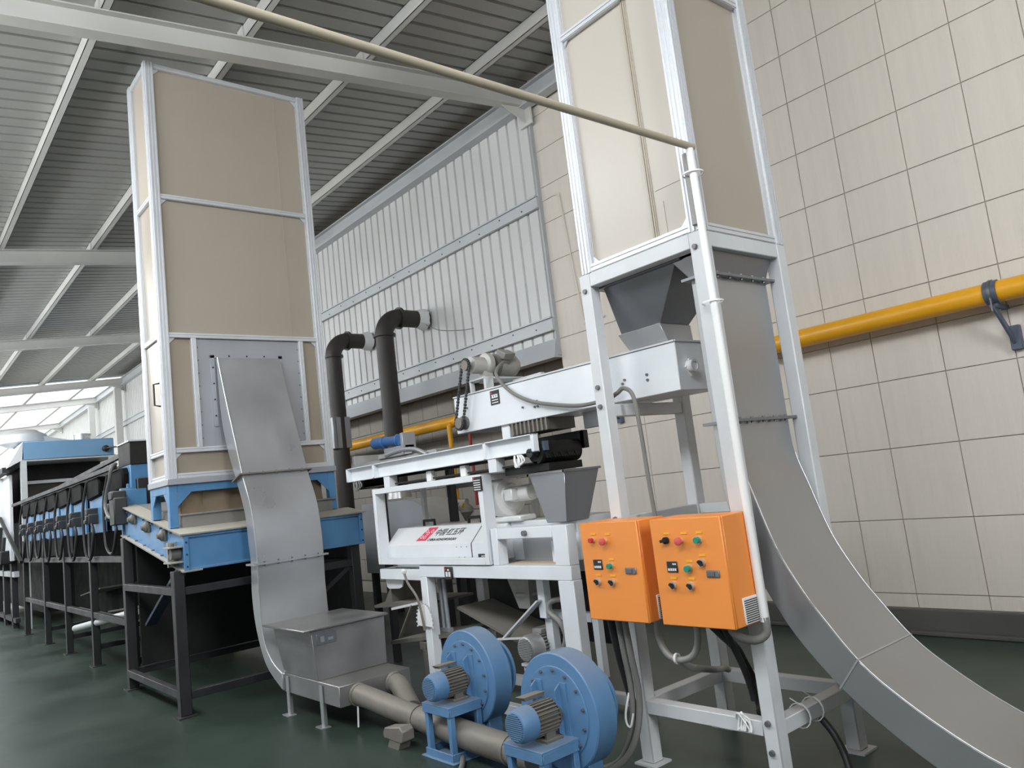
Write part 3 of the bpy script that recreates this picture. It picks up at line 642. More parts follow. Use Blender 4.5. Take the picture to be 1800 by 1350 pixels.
for x in (-.95, -.35):
    for y in (3.3, 3.85): P('leg', M().box(x-.02, x+.02, y-.02, y+.02, 0, .05), HG, e2)

# conduit run
S('overhead_conduit', M().cyl((-2.168, -.6, 3.118), (-2.168, 3.20, 3.118), .0185, n=16), BEIGE, 'beige conduit crossing overhead from the top left to the right-hand tower', 'pipe', (-2.168, 1.3, 3.10))
wp = T('white_pipe', 'white plastic pipe tied upright to the front leg of the tower frame', 'pipe', (-2.16, 3.165, .8))
P('pipe', M().cyl((-2.152, 3.165, .80), (-2.165, 3.165, 3.10), .0195, n=16), PVC, wp)
P('conduit_stub', M().cyl((-2.20, 3.178, 2.72), (-2.20, 3.178, 3.09), .02, n=12), MOTG, wp, label='dusty grey stub beside the white pipe')
for z in (2.32, 2.98): P('cable_tie', M().ring((-2.18, 3.185, z), (0, 0, 1), .05, .054, .008, 16), PVC, wp)
P('flexible_tail', M().tube([(-2.152, 3.165, .82), (-2.152, 3.165, .75), (-2.20, 3.14, .72), (-2.28, 3.12, .735), (-2.33, 3.12, .79)], .02, 10, 6), CABG, wp)

# ------------------------------------------------------------------ orange control boxes
def cbox(x0, x1, label):
    t = T('control_box', label, 'control box', ((x0+x1)/2, 3.08, .80), 'orange control boxes')
    P('cabinet', M().box(x0, x1, 2.985, 3.188, .80, 1.305), ORG, t, .004)
    d = P('door', M().box(x0-.002, x1+.002, 2.965, 2.982, .80, 1.306), ORG, t, .004)
    return t, d
def tag(t, x, z, w_=.035): P('tag', M().box(x-w_/2, x+w_/2, 2.962, 2.966, z-.005, z+.005), LABY, t)
def button(t, x, z, r, m, h=.018, nm='push_button'):
    b = P(nm, M().cyl((x, 2.966, z), (x, 2.957, z), r*1.15, n=16), SILV, t); P('cap', M().cyl((x, 2.957, z), (x, 2.957-h, z), r, r*.9, n=16), m, b)
    tag(t, x+.008, z+r+.018)
def knob(t, x, z):
    b = P('selector_knob', M().cyl((x, 2.966, z), (x, 2.950, z), .018, n=18), SILV, t); P('pointer', M().beam((x-.010, 2.943, z+.010), (x+.010, 2.943, z-.010), .012, .009, (0, 1, 0)).cyl((x, 2.951, z), (x, 2.946, z), .012, n=14), BLACK, b)
    tag(t, x+.006, z+.034)
def mushroom(t, x, z):
    b = P('stop_button', M().cyl((x, 2.966, z), (x, 2.945, z), .012, n=14), SILV, t); P('cap', M().rings([((x, 2.947, z), .017), ((x, 2.938, z), .02), ((x, 2.930, z), .019), ((x, 2.927, z), .012)], 18), PINK, b)
    tag(t, x+.02, z+.035)
def display(t, x, z):
    b = P('display', M().box(x-.032, x+.032, 2.960, 2.966, z-.026, z+.026), PLATEK, t, .002)
    m = M().box(x+.006, x+.014, 2.9585, 2.961, z+.01, z+.018).box(x+.018, x+.026, 2.9585, 2.961, z+.01, z+.018)
    for k in range(4): m.box(x-.024+.013*k, x-.015+.013*k, 2.9585, 2.961, z-.018, z-.006)
    P('digits', m, WPRINT, b)
def plate(t, x, z):
    b = P('door_latch', M().box(x-.036, x+.036, 2.958, 2.966, z-.016, z+.016), PLATEG, t, .003); P('latch_lever', M().box(x-.03, x+.012, 2.953, 2.958, z-.009, z+.009), STEEL, b)
def vent(t, x):
    b = P('vent_grille', M().box(x, x+.006, 3.043, 3.165, .807, .925), PVC, t, .002)
    m = M()
    for k in range(11): m.box(x+.004, x+.0085, 3.052, 3.157, .814+.0095*k, .818+.0095*k)
    P('louvres', m, DARK, b)
b1, d1 = cbox(-3.082, -2.676, 'left orange control box with red lamp, red stop button and two knobs')
button(b1, -2.992, 1.214, .014, RED); mushroom(b1, -2.900, 1.208); display(b1, -2.975, 1.087); button(b1, -2.882, 1.080, .015, GREEN); plate(b1, -2.748, 1.056); knob(b1, -2.988, .998); knob(b1, -2.884, .996); vent(b1, -2.676)
b2, d2 = cbox(-2.585, -2.172, 'right orange control box with black key switch and two green buttons')
k_ = P('key_switch', M().cyl((-2.492, 2.966, 1.203), (-2.492, 2.95, 1.203), .017, n=16).beam((-2.515, 2.945, 1.2), (-2.48, 2.945, 1.206), .014, .012, (0, 1, 0)), BLACK, b2); tag(b2, -2.486, 1.236)
mushroom(b2, -2.402, 1.200); button(b2, -2.302, 1.201, .016, GREEN); display(b2, -2.478, 1.077); button(b2, -2.380, 1.070, .016, GREEN); knob(b2, -2.299, 1.097); plate(b2, -2.247, 1.047); knob(b2, -2.485, .990); knob(b2, -2.380, .989); vent(b2, -2.172)

# ------------------------------------------------------------------ white feeder box conveyor
fd = T('feeder', 'long white box feeder with a gear motor and chain on its far end', 'feeder', (-3.65, 3.6, 1.95))
P('trough', M().hexa([(-4.71, 3.40, 1.975), (-2.61, 3.40, 1.955), (-2.61, 3.78, 1.955), (-4.71, 3.78, 1.975)], [(-4.71, 3.40, 2.245), (-2.61, 3.40, 2.225), (-2.61, 3.78, 2.225), (-4.71, 3.78, 2.245)]), WHITE, fd, .004)
P('top_edge', M().beam((-4.71, 3.40, 2.25), (-2.61, 3.40, 2.23), .016, .01).beam((-2.61, 3.40, 2.23), (-2.61, 3.78, 2.23), .016, .01), WGREY, fd)
be = P('end_bearing', M().rings([((-2.612, 3.50, 2.085), .035), ((-2.58, 3.50, 2.085), .035), ((-2.575, 3.50, 2.085), .022)], 18).prism([(-2.611, 3.455, 2.08), (-2.611, 3.50, 2.03), (-2.611, 3.545, 2.08), (-2.611, 3.5, 2.13)], (.012, 0, 0)), PVC, fd)
P('ring', M().ring((-2.574, 3.50, 2.085), (1, 0, 0), .024, .036, .012), WGREY, be)
P('feeder_bolts', bolts([(x, 3.40, z) for x, z in ((-3.81, 2.08), (-3.81, 2.045), (-3.78, 2.08), (-3.78, 2.045), (-3.93, 2.06), (-3.02, 2.06), (-3.0, 2.08), (-3.05, 2.025), (-2.83, 2.08), (-2.83, 2.05), (-4.55, 2.15))], (0, -1, 0), .009, .01), STEEL, fd, kind='stuff')
np_ = P('rating_plate', M().box(-4.265, -4.165, 3.396, 3.40, 2.125, 2.225), PLATEK, fd)
m = M().box(-4.258, -4.246, 3.3945, 3.397, 2.203, 2.217)
P('red_mark', m, RPRINT, np_)
m = M()
for k in range(4): m.box(-4.25, -4.18, 3.3945, 3.397, 2.136+.018*k, 2.142+.018*k)
for k in range(3): m.box(-4.245+.025*k, -4.23+.025*k, 3.394, 3.397, 2.172, 2.188)
P('print', m, WPRINT, np_)
P('motor_stand', M().box(-4.53, -4.34, 3.42, 3.82, 2.335, 2.348).box(-4.36, -4.335, 3.425, 3.50, 2.235, 2.335).box(-4.53, -4.51, 3.425, 3.46, 2.235, 2.335).box(-4.36, -4.04, 3.70, 3.74, 2.24, 2.325).box(-4.53, -4.34, 3.80, 3.82, 2.235, 2.335), WGREY, fd, .002)
FM = mat('feeder_motor', (186, 185, 180), .5, .2, .15, 12, dust=.5)
gx, gz = -4.445, 2.45
gm = P('gear_motor', M().cyl((gx, 3.39, gz), (gx, 3.52, gz), .062, n=20).rings([((gx, 3.50, gz), .06), ((gx, 3.52, gz+.01), .082), ((gx, 3.56, gz+.01), .082), ((gx, 3.58, gz), .06)], 20).prism([(gx-.035, 3.48, 2.318), (gx+.05, 3.48, 2.318), (gx+.03, 3.48, gz), (gx-.02, 3.48, gz)], (0, .08, 0)), FM, fd)
P('motor_flange', M().rings([((gx, 3.595, gz), .085), ((gx, 3.625, gz), .088), ((gx, 3.63, gz), .07)], 24), FIN, gm)
P('motor_body', M().rings([((gx, 3.63, gz), .07), ((gx, 3.70, gz), .072), ((gx, 3.72, gz), .086), ((gx, 3.79, gz), .084), ((gx, 3.82, gz), .06)], 24), FM, gm)
P('terminal_box', M().hexa([(gx+.02, 3.62, gz+.06), (gx+.11, 3.62, gz+.02), (gx+.11, 3.71, gz+.02), (gx+.02, 3.71, gz+.06)], [(gx+.05, 3.61, gz+.115), (gx+.14, 3.61, gz+.065), (gx+.14, 3.72, gz+.065), (gx+.05, 3.72, gz+.115)]), MOTG, gm, .006)
def loop(c1, r1, c2, r2, y, w_):
    a = Vector((c1[0], y, c1[1])); b = Vector((c2[0], y, c2[1])); d = (b-a).normalized(); nn = Vector((-d.z, 0, d.x)); pts = []
    for i in range(9): t = math.pi*i/8; pts.append(a+nn*r1*math.cos(t)-d*r1*math.sin(t))
    for i in range(9): t = math.pi*i/8; pts.append(b-nn*r2*math.cos(t)+d*r2*math.sin(t))
    return pts
lp = loop((-4.445, 2.447), .044, (-4.594, 2.046), .046, 3.345, .02)
m = M(); n = len(lp)
for i in range(n):
    p, q = lp[i], lp[(i+1) % n]; L = (q-p).length; k = max(1, int(L/.022))
    for j in range(k):
        a = p.lerp(q, (j+.08)/k); b = p.lerp(q, (j+.92)/k); m.beam(a, b, .016 if j % 2 else .022, .014, (0, 1, 0))
P('drive_chain', m, DARK, fd, kind='stuff')
for c, r in (((-4.445, 2.447), .038), ((-4.594, 2.046), .04)):
    P('sprocket', M().cyl((c[0], 3.333, c[1]), (c[0], 3.357, c[1]), r, n=20).cyl((c[0], 3.345, c[1]), (c[0], 3.41, c[1]), .016, n=10), DPIPE, fd)
P('lower_bearing', M().cyl((-4.594, 3.375, 2.046), (-4.594, 3.40, 2.046), .05, n=18), FIN, fd)
P('post', M().box(-4.21, -4.12, 3.42, 3.50, 1.868, 1.975), WHITE, fd, .003); P('post', M().box(-4.21, -4.12, 3.62, 3.70, 1.868, 1.975), WHITE, fd, .003)
P('pan_ribs', M().box(-4.10, -3.72, 3.42, 3.66, 1.885, 1.97), FIN, fd); 
m = M()
for k in range(9): m.box(-4.08+.043*k, -4.065+.043*k, 3.405, 3.43, 1.885, 1.97)
P('pan_slats', m, DPIPE, fd)
P('hanger', M().box(-3.58, -3.40, 3.60, 3.63, 1.86, 1.965), GSHEET, fd, .003)

# ------------------------------------------------------------------ belt conveyor
bc = T('belt_conveyor', 'black belt conveyor between white channel sides, under the white feeder', 'conveyor', (-5.0, 3.5, 1.74))
def channel(y, sgn, x0, x1):
    m = M(); m.box(x0, x1, y, y+.008, 1.745, 1.865)
    a, b = (y-.04, y) if sgn < 0 else (y+.008, y+.048)
    m.box(x0, x1, a, b, 1.857, 1.865).box(x0, x1, a, b, 1.745, 1.753)
    for x in (x0, -5.82, -4.27, x1-.03):
        if x0 <= x <= x1: m.box(x, x+.03, min(a, y), max(b, y+.008), 1.745, 1.865)
    return m
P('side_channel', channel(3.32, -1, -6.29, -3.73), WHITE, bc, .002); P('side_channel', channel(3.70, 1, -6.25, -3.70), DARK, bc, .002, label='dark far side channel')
P('belt', M().box(-6.15, -3.78, 3.335, 3.69, 1.80, 1.812).box(-6.15, -3.78, 3.335, 3.69, 1.672, 1.684), BLACK, bc)
P('drum', M().cyl((-3.785, 3.335, 1.742), (-3.785, 3.69, 1.742), .072, n=26), BLACK, bc); P('drum', M().cyl((-6.15, 3.335, 1.742), (-6.15, 3.69, 1.742), .072, n=26), BLACK, bc)
m = M()
for k in range(9): m.cyl((-5.9+.24*k, 3.33, 1.785), (-5.9+.24*k, 3.69, 1.785), .022, n=10)
P('idler_rollers', m, DARK, bc)
P('drum_shaft', M().cyl((-3.785, 3.28, 1.742), (-3.785, 3.34, 1.742), .03, n=12), DARK, bc)
P('take_up', M().box(-3.72, -3.70, 3.34, 3.38, 1.75, 1.81), mats_bracket, bc)
for x in (-5.61, -4.19): P('post', M().box(x-.045, x+.045, 3.285, 3.365, 1.652, 1.745), WHITE, bc, .003)
P('belt_scraper', M().box(-4.15, -3.70, 3.36, 3.66, 1.62, 1.668), BLACK, bc)
m = M()
for k in range(14):
    y = 3.36+.022*k; m.beam((-3.70, y, 1.70), (-3.715-.012*(k % 3), y, 1.74), .014, .008)
P('brush_edge', m, BLACK, bc, kind='stuff')
for x0, x1, nm in ((-5.28, -5.0, 'limit_switch'), (-4.62, -4.55, 'limit_switch')):
    P(nm, M().box(x1-.07, x1, 3.32, 3.36, 1.655, 1.735), PVC, bc, .004)
for i, x in enumerate((-3.92, -6.12)):
    m = M()
    for k in range(6):
        a = random.uniform(-.05, .05); m.tube([(x+a, 3.29, 1.745), (x+a*1.6+.02, 3.28, 1.70), (x-a*.5, 3.285, 1.665), (x-a, 3.30, 1.72)], .006, 6, 5)
    S('cable_bundle', m, PVC if i == 0 else CABG, ('small tangle of pale wires under the near end of the belt conveyor', 'small tangle of grey wires under the far end of the belt conveyor')[i], 'cable', (x, 3.285, 1.66))
bm_ = T('vibrating_motor', 'small blue motor lying on the grey tray behind the belt conveyor', 'motor', (-6.15, 3.85, 1.9))
bxm = mat('motor_blue', (58, 104, 160), .4, 0, .12, 12, dust=.4)
P('motor_body', M().cyl((-6.45, 3.80, 2.10), (-6.16, 3.80, 2.085), .045, n=20), bxm, bm_); P('fan_cowl', M().cyl((-6.64, 3.80, 2.105), (-6.44, 3.80, 2.098), .056, .058, n=22), bxm, bm_, .006)
P('cowl_dust', M().cyl((-6.646, 3.80, 2.105), (-6.638, 3.80, 2.105), .044, n=18), DPIPE, bm_)
P('gearbox', M().box(-6.16, -6.06, 3.755, 3.845, 2.03, 2.13).cyl((-6.21, 3.80, 2.088), (-6.18, 3.80, 2.087), .06, n=18), bxm, bm_, .008)
P('motor_bracket', M().box(-6.06, -6.02, 3.73, 3.87, 1.94, 2.14).box(-6.4, -6.02, 3.75, 3.85, 1.985, 2.03), GSHEET, bm_, .004)
P('tray', M().box(-6.95, -5.55, 3.76, 4.02, 1.86, 1.94).box(-6.98, -6.93, 3.72, 4.04, 1.82, 2.02).box(-6.5, -5.9, 3.74, 3.80, 1.94, 1.985), mat('tray_grey', (176, 177, 176), .45, .1, .1, 6, dust=.4), bm_, .004)
P('hood_curve', M().tube([(-6.35, 3.74, 1.965), (-6.1, 3.74, 1.985), (-5.85, 3.74, 1.97), (-5.65, 3.74, 1.90)], .02, 8, 6), GSHEET, bm_)
for x in (-6.85, -5.65): P('leg', M().box(x-.03, x+.03, 3.92, 3.98, 0, 1.86), DARK, bm_)

# ------------------------------------------------------------------ white processing machine
mc = T('peeling_machine', 'white steel machine with guard frame and red and black lettering on its cover', 'machine', (-4.7, 3.55, 0))
gf = M()
y0, y1 = 3.285, 3.33
gf.box(-5.865, -5.822, y0, y1+.05, 1.03, 1.655).box(-4.385, -4.335, y0, y1+.05, 1.03, 1.65).box(-5.822, -4.385, y0, y1, 1.61, 1.655).box(-5.822, -4.385, y0, y1, 1.03, 1.078)
P('guard_frame', gf, WHITE, mc, .003)
P('guard_side', M().box(-4.383, -4.338, 3.38, 3.80, 1.605, 1.648).box(-4.383, -4.338, 3.76, 3.80, 1.02, 1.605), WGREY, mc, .003)
P('guard_side', M().box(-5.862, -5.822, 3.76, 3.80, 1.02, 1.65).box(-5.862, -5.822, 3.38, 3.76, 1.61, 1.65), WGREY, mc, .003)
prof = [(3.36, 1.05), (3.36, 1.172), (3.49, 1.302), (3.92, 1.302), (3.92, 1.05)]
P('cover', M().prism([(-5.84, y, z) for y, z in prof], (1.20, 0, 0)), WHITE, mc, .006)
P('cover_end', M().prism([(-4.632, y, z) for y, z in prof], (.30, 0, 0)), WHITE, mc, .004)
nx, ny_ = (1, 0, 0), (0, .130, .130)
nrm = Vector((0, -1, 1)).normalized()*.0015
def onslope(x, u): return Vector((x, 3.36+.130*u, 1.172+.130*u))+nrm
q = [onslope(-5.415, .22), onslope(-5.275, .22), onslope(-5.205, .93), onslope(-5.335, .93)]
lg = P('logo_panel', M().prism(q, nrm*.7), RPRINT, mc, label='red slanted logo panel')
m = M()
for (x, u, r) in ((-5.335, .74, .017), (-5.30, .60, .017), (-5.255, .72, .017), (-5.36, .42, .017), (-5.315, .40, .017)):
    m.ring(onslope(x, u)+nrm, (0, -1, 1), r*.72, r, .0012, 14)
P('logo_rings', m, WPRINT, lg)
text('lettering', '中国·红五环', .072, onslope(-5.205, .50), nx, ny_, KPRINT, mc, .35)
text('lettering', 'CHINA-HONGWUHUAN', .035, onslope(-5.255, .20), nx, ny_, KPRINT, mc, .3)
P('warning_plate', M().box(-4.555, -4.445, 3.355, 3.362, 1.062, 1.098), PLATEK, mc)
P('warning_print', M().box(-4.53, -4.46, 3.352, 3.356, 1.068, 1.075).box(-4.515, -4.47, 3.352, 3.356, 1.08, 1.086), WPRINT, mc)
P('cover_rivets', bolts([(x, 3.36, z) for x, z in ((-4.82, 1.15), (-4.76, 1.15), (-4.80, 1.075), (-4.73, 1.075), (-5.3, 1.07), (-4.69, 1.15))], (0, -1, 0), .004, .003), DARK, mc, kind='stuff')
for x in (-5.60, -4.96): P('cover_handle', M().tube([(x, 3.60, 1.30), (x, 3.60, 1.345), (x+.16, 3.60, 1.345), (x+.16, 3.60, 1.30)], .012, 8, 0), BLACK, mc)
P('rear_housing', M().box(-4.33, -3.66, 3.50, 3.90, 1.03, 1.30), WHITE, mc, .006)
P('cover_seam', M().prism([(-4.6405, y, z) for y, z in ((3.362, 1.055), (3.362, 1.172), (3.491, 1.301), (3.9, 1.301), (3.9, 1.055))], (.009, 0, 0)), KPRINT, mc)
# main frame
P('main_beam', M().box(-5.27, -3.55, 3.30, 3.38, .935, 1.025), WHITE, mc, .004)
P('side_beam', M().box(-5.90, -5.272, 3.31, 3.37, .905, .99), WHITE, mc, .004)
P('side_beam', M().box(-5.90, -5.86, 3.37, 3.85, .905, .99), WHITE, mc, .004)
P('back_beam', M().box(-5.9, -3.55, 3.84, 3.90, .905, 1.02), WGREY, mc, .004)
P('under_box', M().box(-5.76, -5.30, 3.40, 3.80, .99, 1.05), WHITE, mc, .003)
wf = M().box(-4.315, -4.245, 3.30, 3.38, 1.025, 1.275).box(-3.685, -3.55, 3.30, 3.38, 1.025, 1.275).box(-4.245, -3.685, 3.30, 3.38, 1.20, 1.275)
P('window_frame', wf, WHITE, mc, .004)
P('window_floor', M().box(-4.245, -3.685, 3.38, 3.50, 1.0, 1.03), mat('tan_dust', (190, 172, 150), .8), mc)
P('inner_panel', M().box(-4.2, -3.86, 3.485, 3.50, 1.03, 1.2), GSHEET, mc); P('inner_box', M().box(-3.84, -3.74, 3.42, 3.50, 1.03, 1.17), WHITE, mc, .003)
P('knob', M().cyl((-3.94, 3.30, 1.235), (-3.94, 3.275, 1.235), .018, n=12), STEEL, mc)
for (x0, x1, y0) in ((-5.27, -5.18, 3.30), (-3.685, -3.545, 3.30), (-5.27, -5.18, 3.83), (-3.66, -3.56, 3.83)):
    P('leg', M().box(x0, x1, y0, y0+.08, .0, .935), WHITE if y0 < 3.5 else WGREY, mc, .005)
for y in (3.31, 3.84): P('base_rail', M().box(-5.18, -3.685, y, y+.06, .03, .10), WHITE, mc, .004)
P('base_rail', M().box(-5.25, -5.20, 3.38, 3.83, .03, .10), WGREY, mc, .004)
st = M()
st.box(-4.08, -3.69, 3.55, 3.60, .63, .69).box(-3.685, -3.632, 3.55, 3.60, .29, .69).box(-3.95, -3.685, 3.55, 3.60, .29, .34)
P('side_bracket', st, WHITE, mc, .003)
P('side_bracket', M().box(-3.54, -3.10, 3.42, 3.48, .90, .985).box(-3.54, -3.2, 3.5, 3.8, 1.08, 1.22), WGREY, mc, .004)
P('inner_post', M().box(-4.06, -3.99, 3.44, 3.50, .66, .94), WHITE, mc, .003); P('inner_post', M().box(-4.06, -3.99, 3.48, 3.54, .30, .66), WGREY, mc, .003)
P('diagonal_strut', M().beam((-4.02, 3.42, .78), (-4.46, 3.42, .49), .012, .055, (0, 1, 0)).beam((-4.5, 3.40, .50), (-4.2, 3.40, .53), .012, .03, (0, 1, 0)), WGREY, mc)
sp = P('scale_plate', M().prism([(-5.225+.105*math.cos(a), 3.275, .60+.13*math.sin(a)) for a in [math.pi*i/16-.25*(1-2*i/16) for i in range(17)]], (0, .006, 0)), PVC, mc, .001, label='white toothed quadrant plate')
m = M()
for i in range(17):
    a = math.pi*i/16-.25*(1-2*i/16); m.box(-5.225+.112*math.cos(a)-.006, -5.225+.112*math.cos(a)+.006, 3.274, 3.282, .60+.138*math.sin(a)-.006, .60+.138*math.sin(a)+.006)
P('scale_teeth', m, WGREY, sp)
lv = P('lever', M().tube([(-5.40, 3.24, .985), (-5.36, 3.24, .90), (-5.26, 3.245, .80), (-5.235, 3.255, .70), (-5.22, 3.265, .54)], .0095, 8, 5), DPIPE, mc)
P('lever_ball', M().rings([((-5.41, 3.24, .965), .004), ((-5.407, 3.24, .972), .02), ((-5.402, 3.24, .985), .025), ((-5.397, 3.24, .998), .02), ((-5.393, 3.24, 1.005), .004)], 14), PVC, lv)
hd = P('control_pad', M().box(-4.905, -4.81, 3.285, 3.30, .925, 1.015), PLATEK, mc, .003)
P('red_mark', M().box(-4.9, -4.885, 3.283, 3.287, .99, 1.005), RPRINT, hd)
P('pad_print', M().box(-4.885, -4.862, 3.282, 3.286, .945, .98).box(-4.85, -4.827, 3.282, 3.286, .945, .98).box(-4.86, -4.84, 3.282, 3.286, .988, 1.0), WPRINT, hd)
hd = P('rating_plate', M().box(-4.42, -4.325, 3.276, 3.286, 1.54, 1.64), PLATEK, mc)
m = M()
for k in range(5): m.box(-4.41, -4.335, 3.274, 3.277, 1.548+.016*k, 1.554+.016*k)
P('plate_print', m, WPRINT, hd); P('red_mark', M().box(-4.415, -4.40, 3.273, 3.277, 1.622, 1.636), RPRINT, hd)
# feed funnel on the machine
P('feed_funnel', frust(-3.83, -3.64, 3.40, 3.60, 1.285, -3.95, -3.607, 3.40, 3.715, 1.60), STAIN, mc, .003, label='dark stainless feed funnel')
P('funnel_rim', M().box(-3.965, -3.60, 3.39, 3.41, 1.598, 1.612).box(-3.965, -3.60, 3.705, 3.725, 1.598, 1.612).box(-3.615, -3.597, 3.39, 3.725, 1.598, 1.612).box(-3.965, -3.945, 3.39, 3.725, 1.598, 1.612), STAIN, mc)
# silver fan
fx, fy, fz = -4.40, 3.545, 1.478
fv = P('fan_scroll', M().rings([((fx-.07, fy, fz), .10), ((fx-.065, fy, fz), .142), ((fx-.02, fy, fz), .154), ((fx+.03, fy, fz), .152), ((fx+.055, fy, fz), .138), ((fx+.062, fy, fz), .095), ((fx+.075, fy, fz), .085)], 36), FANS, mc, ang=30, label='cast silver fan scroll')
P('fan_motor', M().cyl((fx+.07, fy, fz+.01), (fx+.30, fy, fz+.015), .056, n=22).box(fx+.10, fx+.19, fy-.10, fy-.04, fz-.03, fz+.05), FANS, fv, .005)
P('fan_outlet', M().box(fx-.06, fx+.22, fy-.08, fy+.08, 1.30, 1.34).cyl((fx+.06, fy+.02, 1.30), (fx+.06, fy+.02, 1.335), .095, n=20), FANS, fv, .01)
# discharge under the machine
DG = mat('dusty_trough', (116, 113, 106), .6, .15, .14, 5, dust=.6, dustcol=(150, 145, 135))
P('discharge_trough', M().prism([(-5.90, 3.40, .90), (-5.93, 3.40, .80), (-6.02, 3.40, .70), (-6.22, 3.40, .66), (-6.2, 3.40, .64), (-5.35, 3.40, .70), (-5.35, 3.40, .72), (-5.9, 3.40, .70)], (0, .45, 0)), DG, mc)
P('outlet_lip', M().prism([(-5.90, 3.36, .90), (-5.62, 3.36, .90), (-5.65, 3.36, .84), (-5.70, 3.36, .825), (-5.86, 3.36, .82), (-5.89, 3.36, .835)], (0, .01, 0)), WGREY, mc)
P('trough_edge', M().beam((-5.78, 3.33, .665), (-5.32, 3.33, .735), .03, .02), WGREY, mc)
P('trough_strut', M().beam((-5.46, 3.33, .71), (-5.70, 3.33, .44), .012, .035, (0, 1, 0)), DG, mc)
P('lower_tray', M().hexa([(-5.92, 3.36, .36), (-4.9, 3.36, .50), (-4.9, 3.80, .50), (-5.92, 3.80, .36)], [(-5.92, 3.36, .39), (-4.9, 3.36, .53), (-4.9, 3.80, .53), (-5.92, 3.80, .39)]), DG, mc)
P('tray_stand', M().box(-5.47, -5.38, 3.36, 3.41, .36, .42).box(-5.43, -5.38, 3.36, 3.41, 0, .36).box(-5.43, -5.38, 3.41, 3.8, .36, .41), DG, mc, .003)
P('sloping_pan', M().hexa([(-5.10, 3.50, .66), (-4.30, 3.45, .46), (-4.30, 3.85, .46), (-5.10, 3.85, .66)], [(-5.10, 3.50, .68), (-4.30, 3.45, .48), (-4.30, 3.85, .48), (-5.10, 3.85, .68)]), DG, mc)
P('rear_shade_sheet', M().box(-5.15, -3.70, 3.86, 3.90, .42, .93), BLACK, mc)  # black sheet added for the dark shade behind the machine
P('guide_rods', M().cyl((-5.21, 3.44, .52), (-5.215, 3.44, .90), .017, n=10).cyl((-5.15, 3.44, .50), (-5.16, 3.44, .90), .017, n=10).box(-5.235, -5.12, 3.42, 3.46, .50, .53), GSHEET, mc)
P('discharge_boot', frust(-4.34, -4.22, 3.50, 3.62, .70, -4.40, -4.16, 3.46, 3.66, .93).ring((-4.28, 3.56, .80), (0, 0, 1), .07, .10, .02), MOTG, mc)
gmt = T('drive_motor', 'grey dusty electric motor under the white machine, behind the blue blowers', 'motor', (-4.12, 3.5, .47))
motor(gmt, -4.13, .47, 3.34, 3.63, .092, SILV, MOTG)
P('motor_hook', M().prism([(-4.10, 3.50, .56), (-4.02, 3.50, .56), (-4.0, 3.50, .64), (-4.05, 3.50, .69), (-4.08, 3.50, .66), (-4.05, 3.50, .62)], (0, .03, 0)), MOTG, gmt)
P('motor_seat', M().box(-4.24, -4.04, 3.38, 3.62, .345, .365).box(-4.24, -4.2, 3.4, 3.6, .09, .345), WGREY, gmt, .003)
S('motor_hose', M().tube([(-3.92, 3.50, .47), (-3.88, 3.49, .55), (-3.90, 3.47, .64), (-3.98, 3.46, .70), (-3.97, 3.47, .76), (-3.88, 3.49, .78), (-3.80, 3.52, .76)], .019, 10, 8), MOTG, 'grey flexible hose looping up from the dusty motor', 'hose', (-3.92, 3.5, .45))

# ------------------------------------------------------------------ roasting oven on the left
COVERB = mat('matt_black_cover', (20, 20, 21), .75, 0, .15, 4, spec=.15)
ov = T('roasting_oven', 'long dark blue oven on black legs with a row of motor covers', 'oven', (-13, 2.9, 0))
P('oven_body', M().box(-16.6, -8.95, 2.22, 3.75, 1.58, 2.10), DARK, ov, .01)
P('oven_top', M().hexa([(-16.6, 2.3, 2.10), (-9.5, 2.3, 2.10), (-9.5, 3.7, 2.10), (-16.6, 3.7, 2.10)], [(-16.6, 2.5, 2.2), (-9.5, 2.5, 2.2), (-9.5, 3.5, 2.2), (-16.6, 3.5, 2.2)]), BLACK, ov, .01)
ux = [-9.42, -10.52, -11.50, -12.42, -13.32, -14.16, -14.95, -15.75]
for i, x in enumerate(ux):
    pl_ = P('blue_plate', M().box(x-.37, x+.37, 2.14, 2.17, 1.57, 2.05), BLUE, ov, .004)
    P('motor_cover', M().prism([(x-.33, 2.10, 1.97), (x-.36, 2.10, 2.03), (x-.36, 2.10, 2.16), (x-.30, 2.10, 2.22), (x+.30, 2.10, 2.23), (x+.36, 2.10, 2.16), (x+.34, 2.10, 2.0)], (0, .26, 0)), COVERB, ov, .02)
    sb = P('switch_box', M().box(x-.10, x+.08, 2.03, 2.15, 1.68, 1.80).box(x-.07, x+.06, 2.02, 2.15, 1.79, 1.87).box(x-.05, x+.04, 2.0, 2.04, 1.69, 1.74), mat_sw if i else globals().setdefault('mat_sw', mat('switch_grey', (50, 52, 54), .5, 0, .15, 9, dust=.5)), ov, .01)
    P('switch_lid', M().box(x-.04, x+.04, 2.015, 2.03, 1.71, 1.78), DARK, sb, .004)
    a = random.uniform(.85, 1.2)
    P('cable_loop', M().tube([(x-.28, 2.10, 2.2), (x-.34, 2.06, 1.9), (x-.30, 2.05, 1.5), (x-.14, 2.04, 1.56-.23*a), (x+.08, 2.04, 1.56-.25*a), (x+.22, 2.05, 1.56), (x+.10, 2.06, 1.68)], .017, 8, 6), CABB, ov)
P('top_rod', M().box(-17.0, -9.3, 2.06, 2.11, 2.235, 2.285), DARK, ov); P('top_rod', M().beam((-9.5, 2.3, 2.44), (-13.6, 2.3, 2.34), .05, .05), DARK, ov)
P('cable_tray', M().box(-16.9, -9.5, 2.2, 2.3, 2.22, 2.29), BLACK, ov)
for x in (-8.98, -10.76, -12.40, -14.04, -16.03):
    for y in (2.12, 3.7):
        l = P('leg', M().box(x-.04, x+.04, y-.04, y+.04, .01, 1.59), DARK, ov, .004); P('foot_plate', M().box(x-.09, x+.09, y-.07, y+.07, 0, .01), DARK, l)
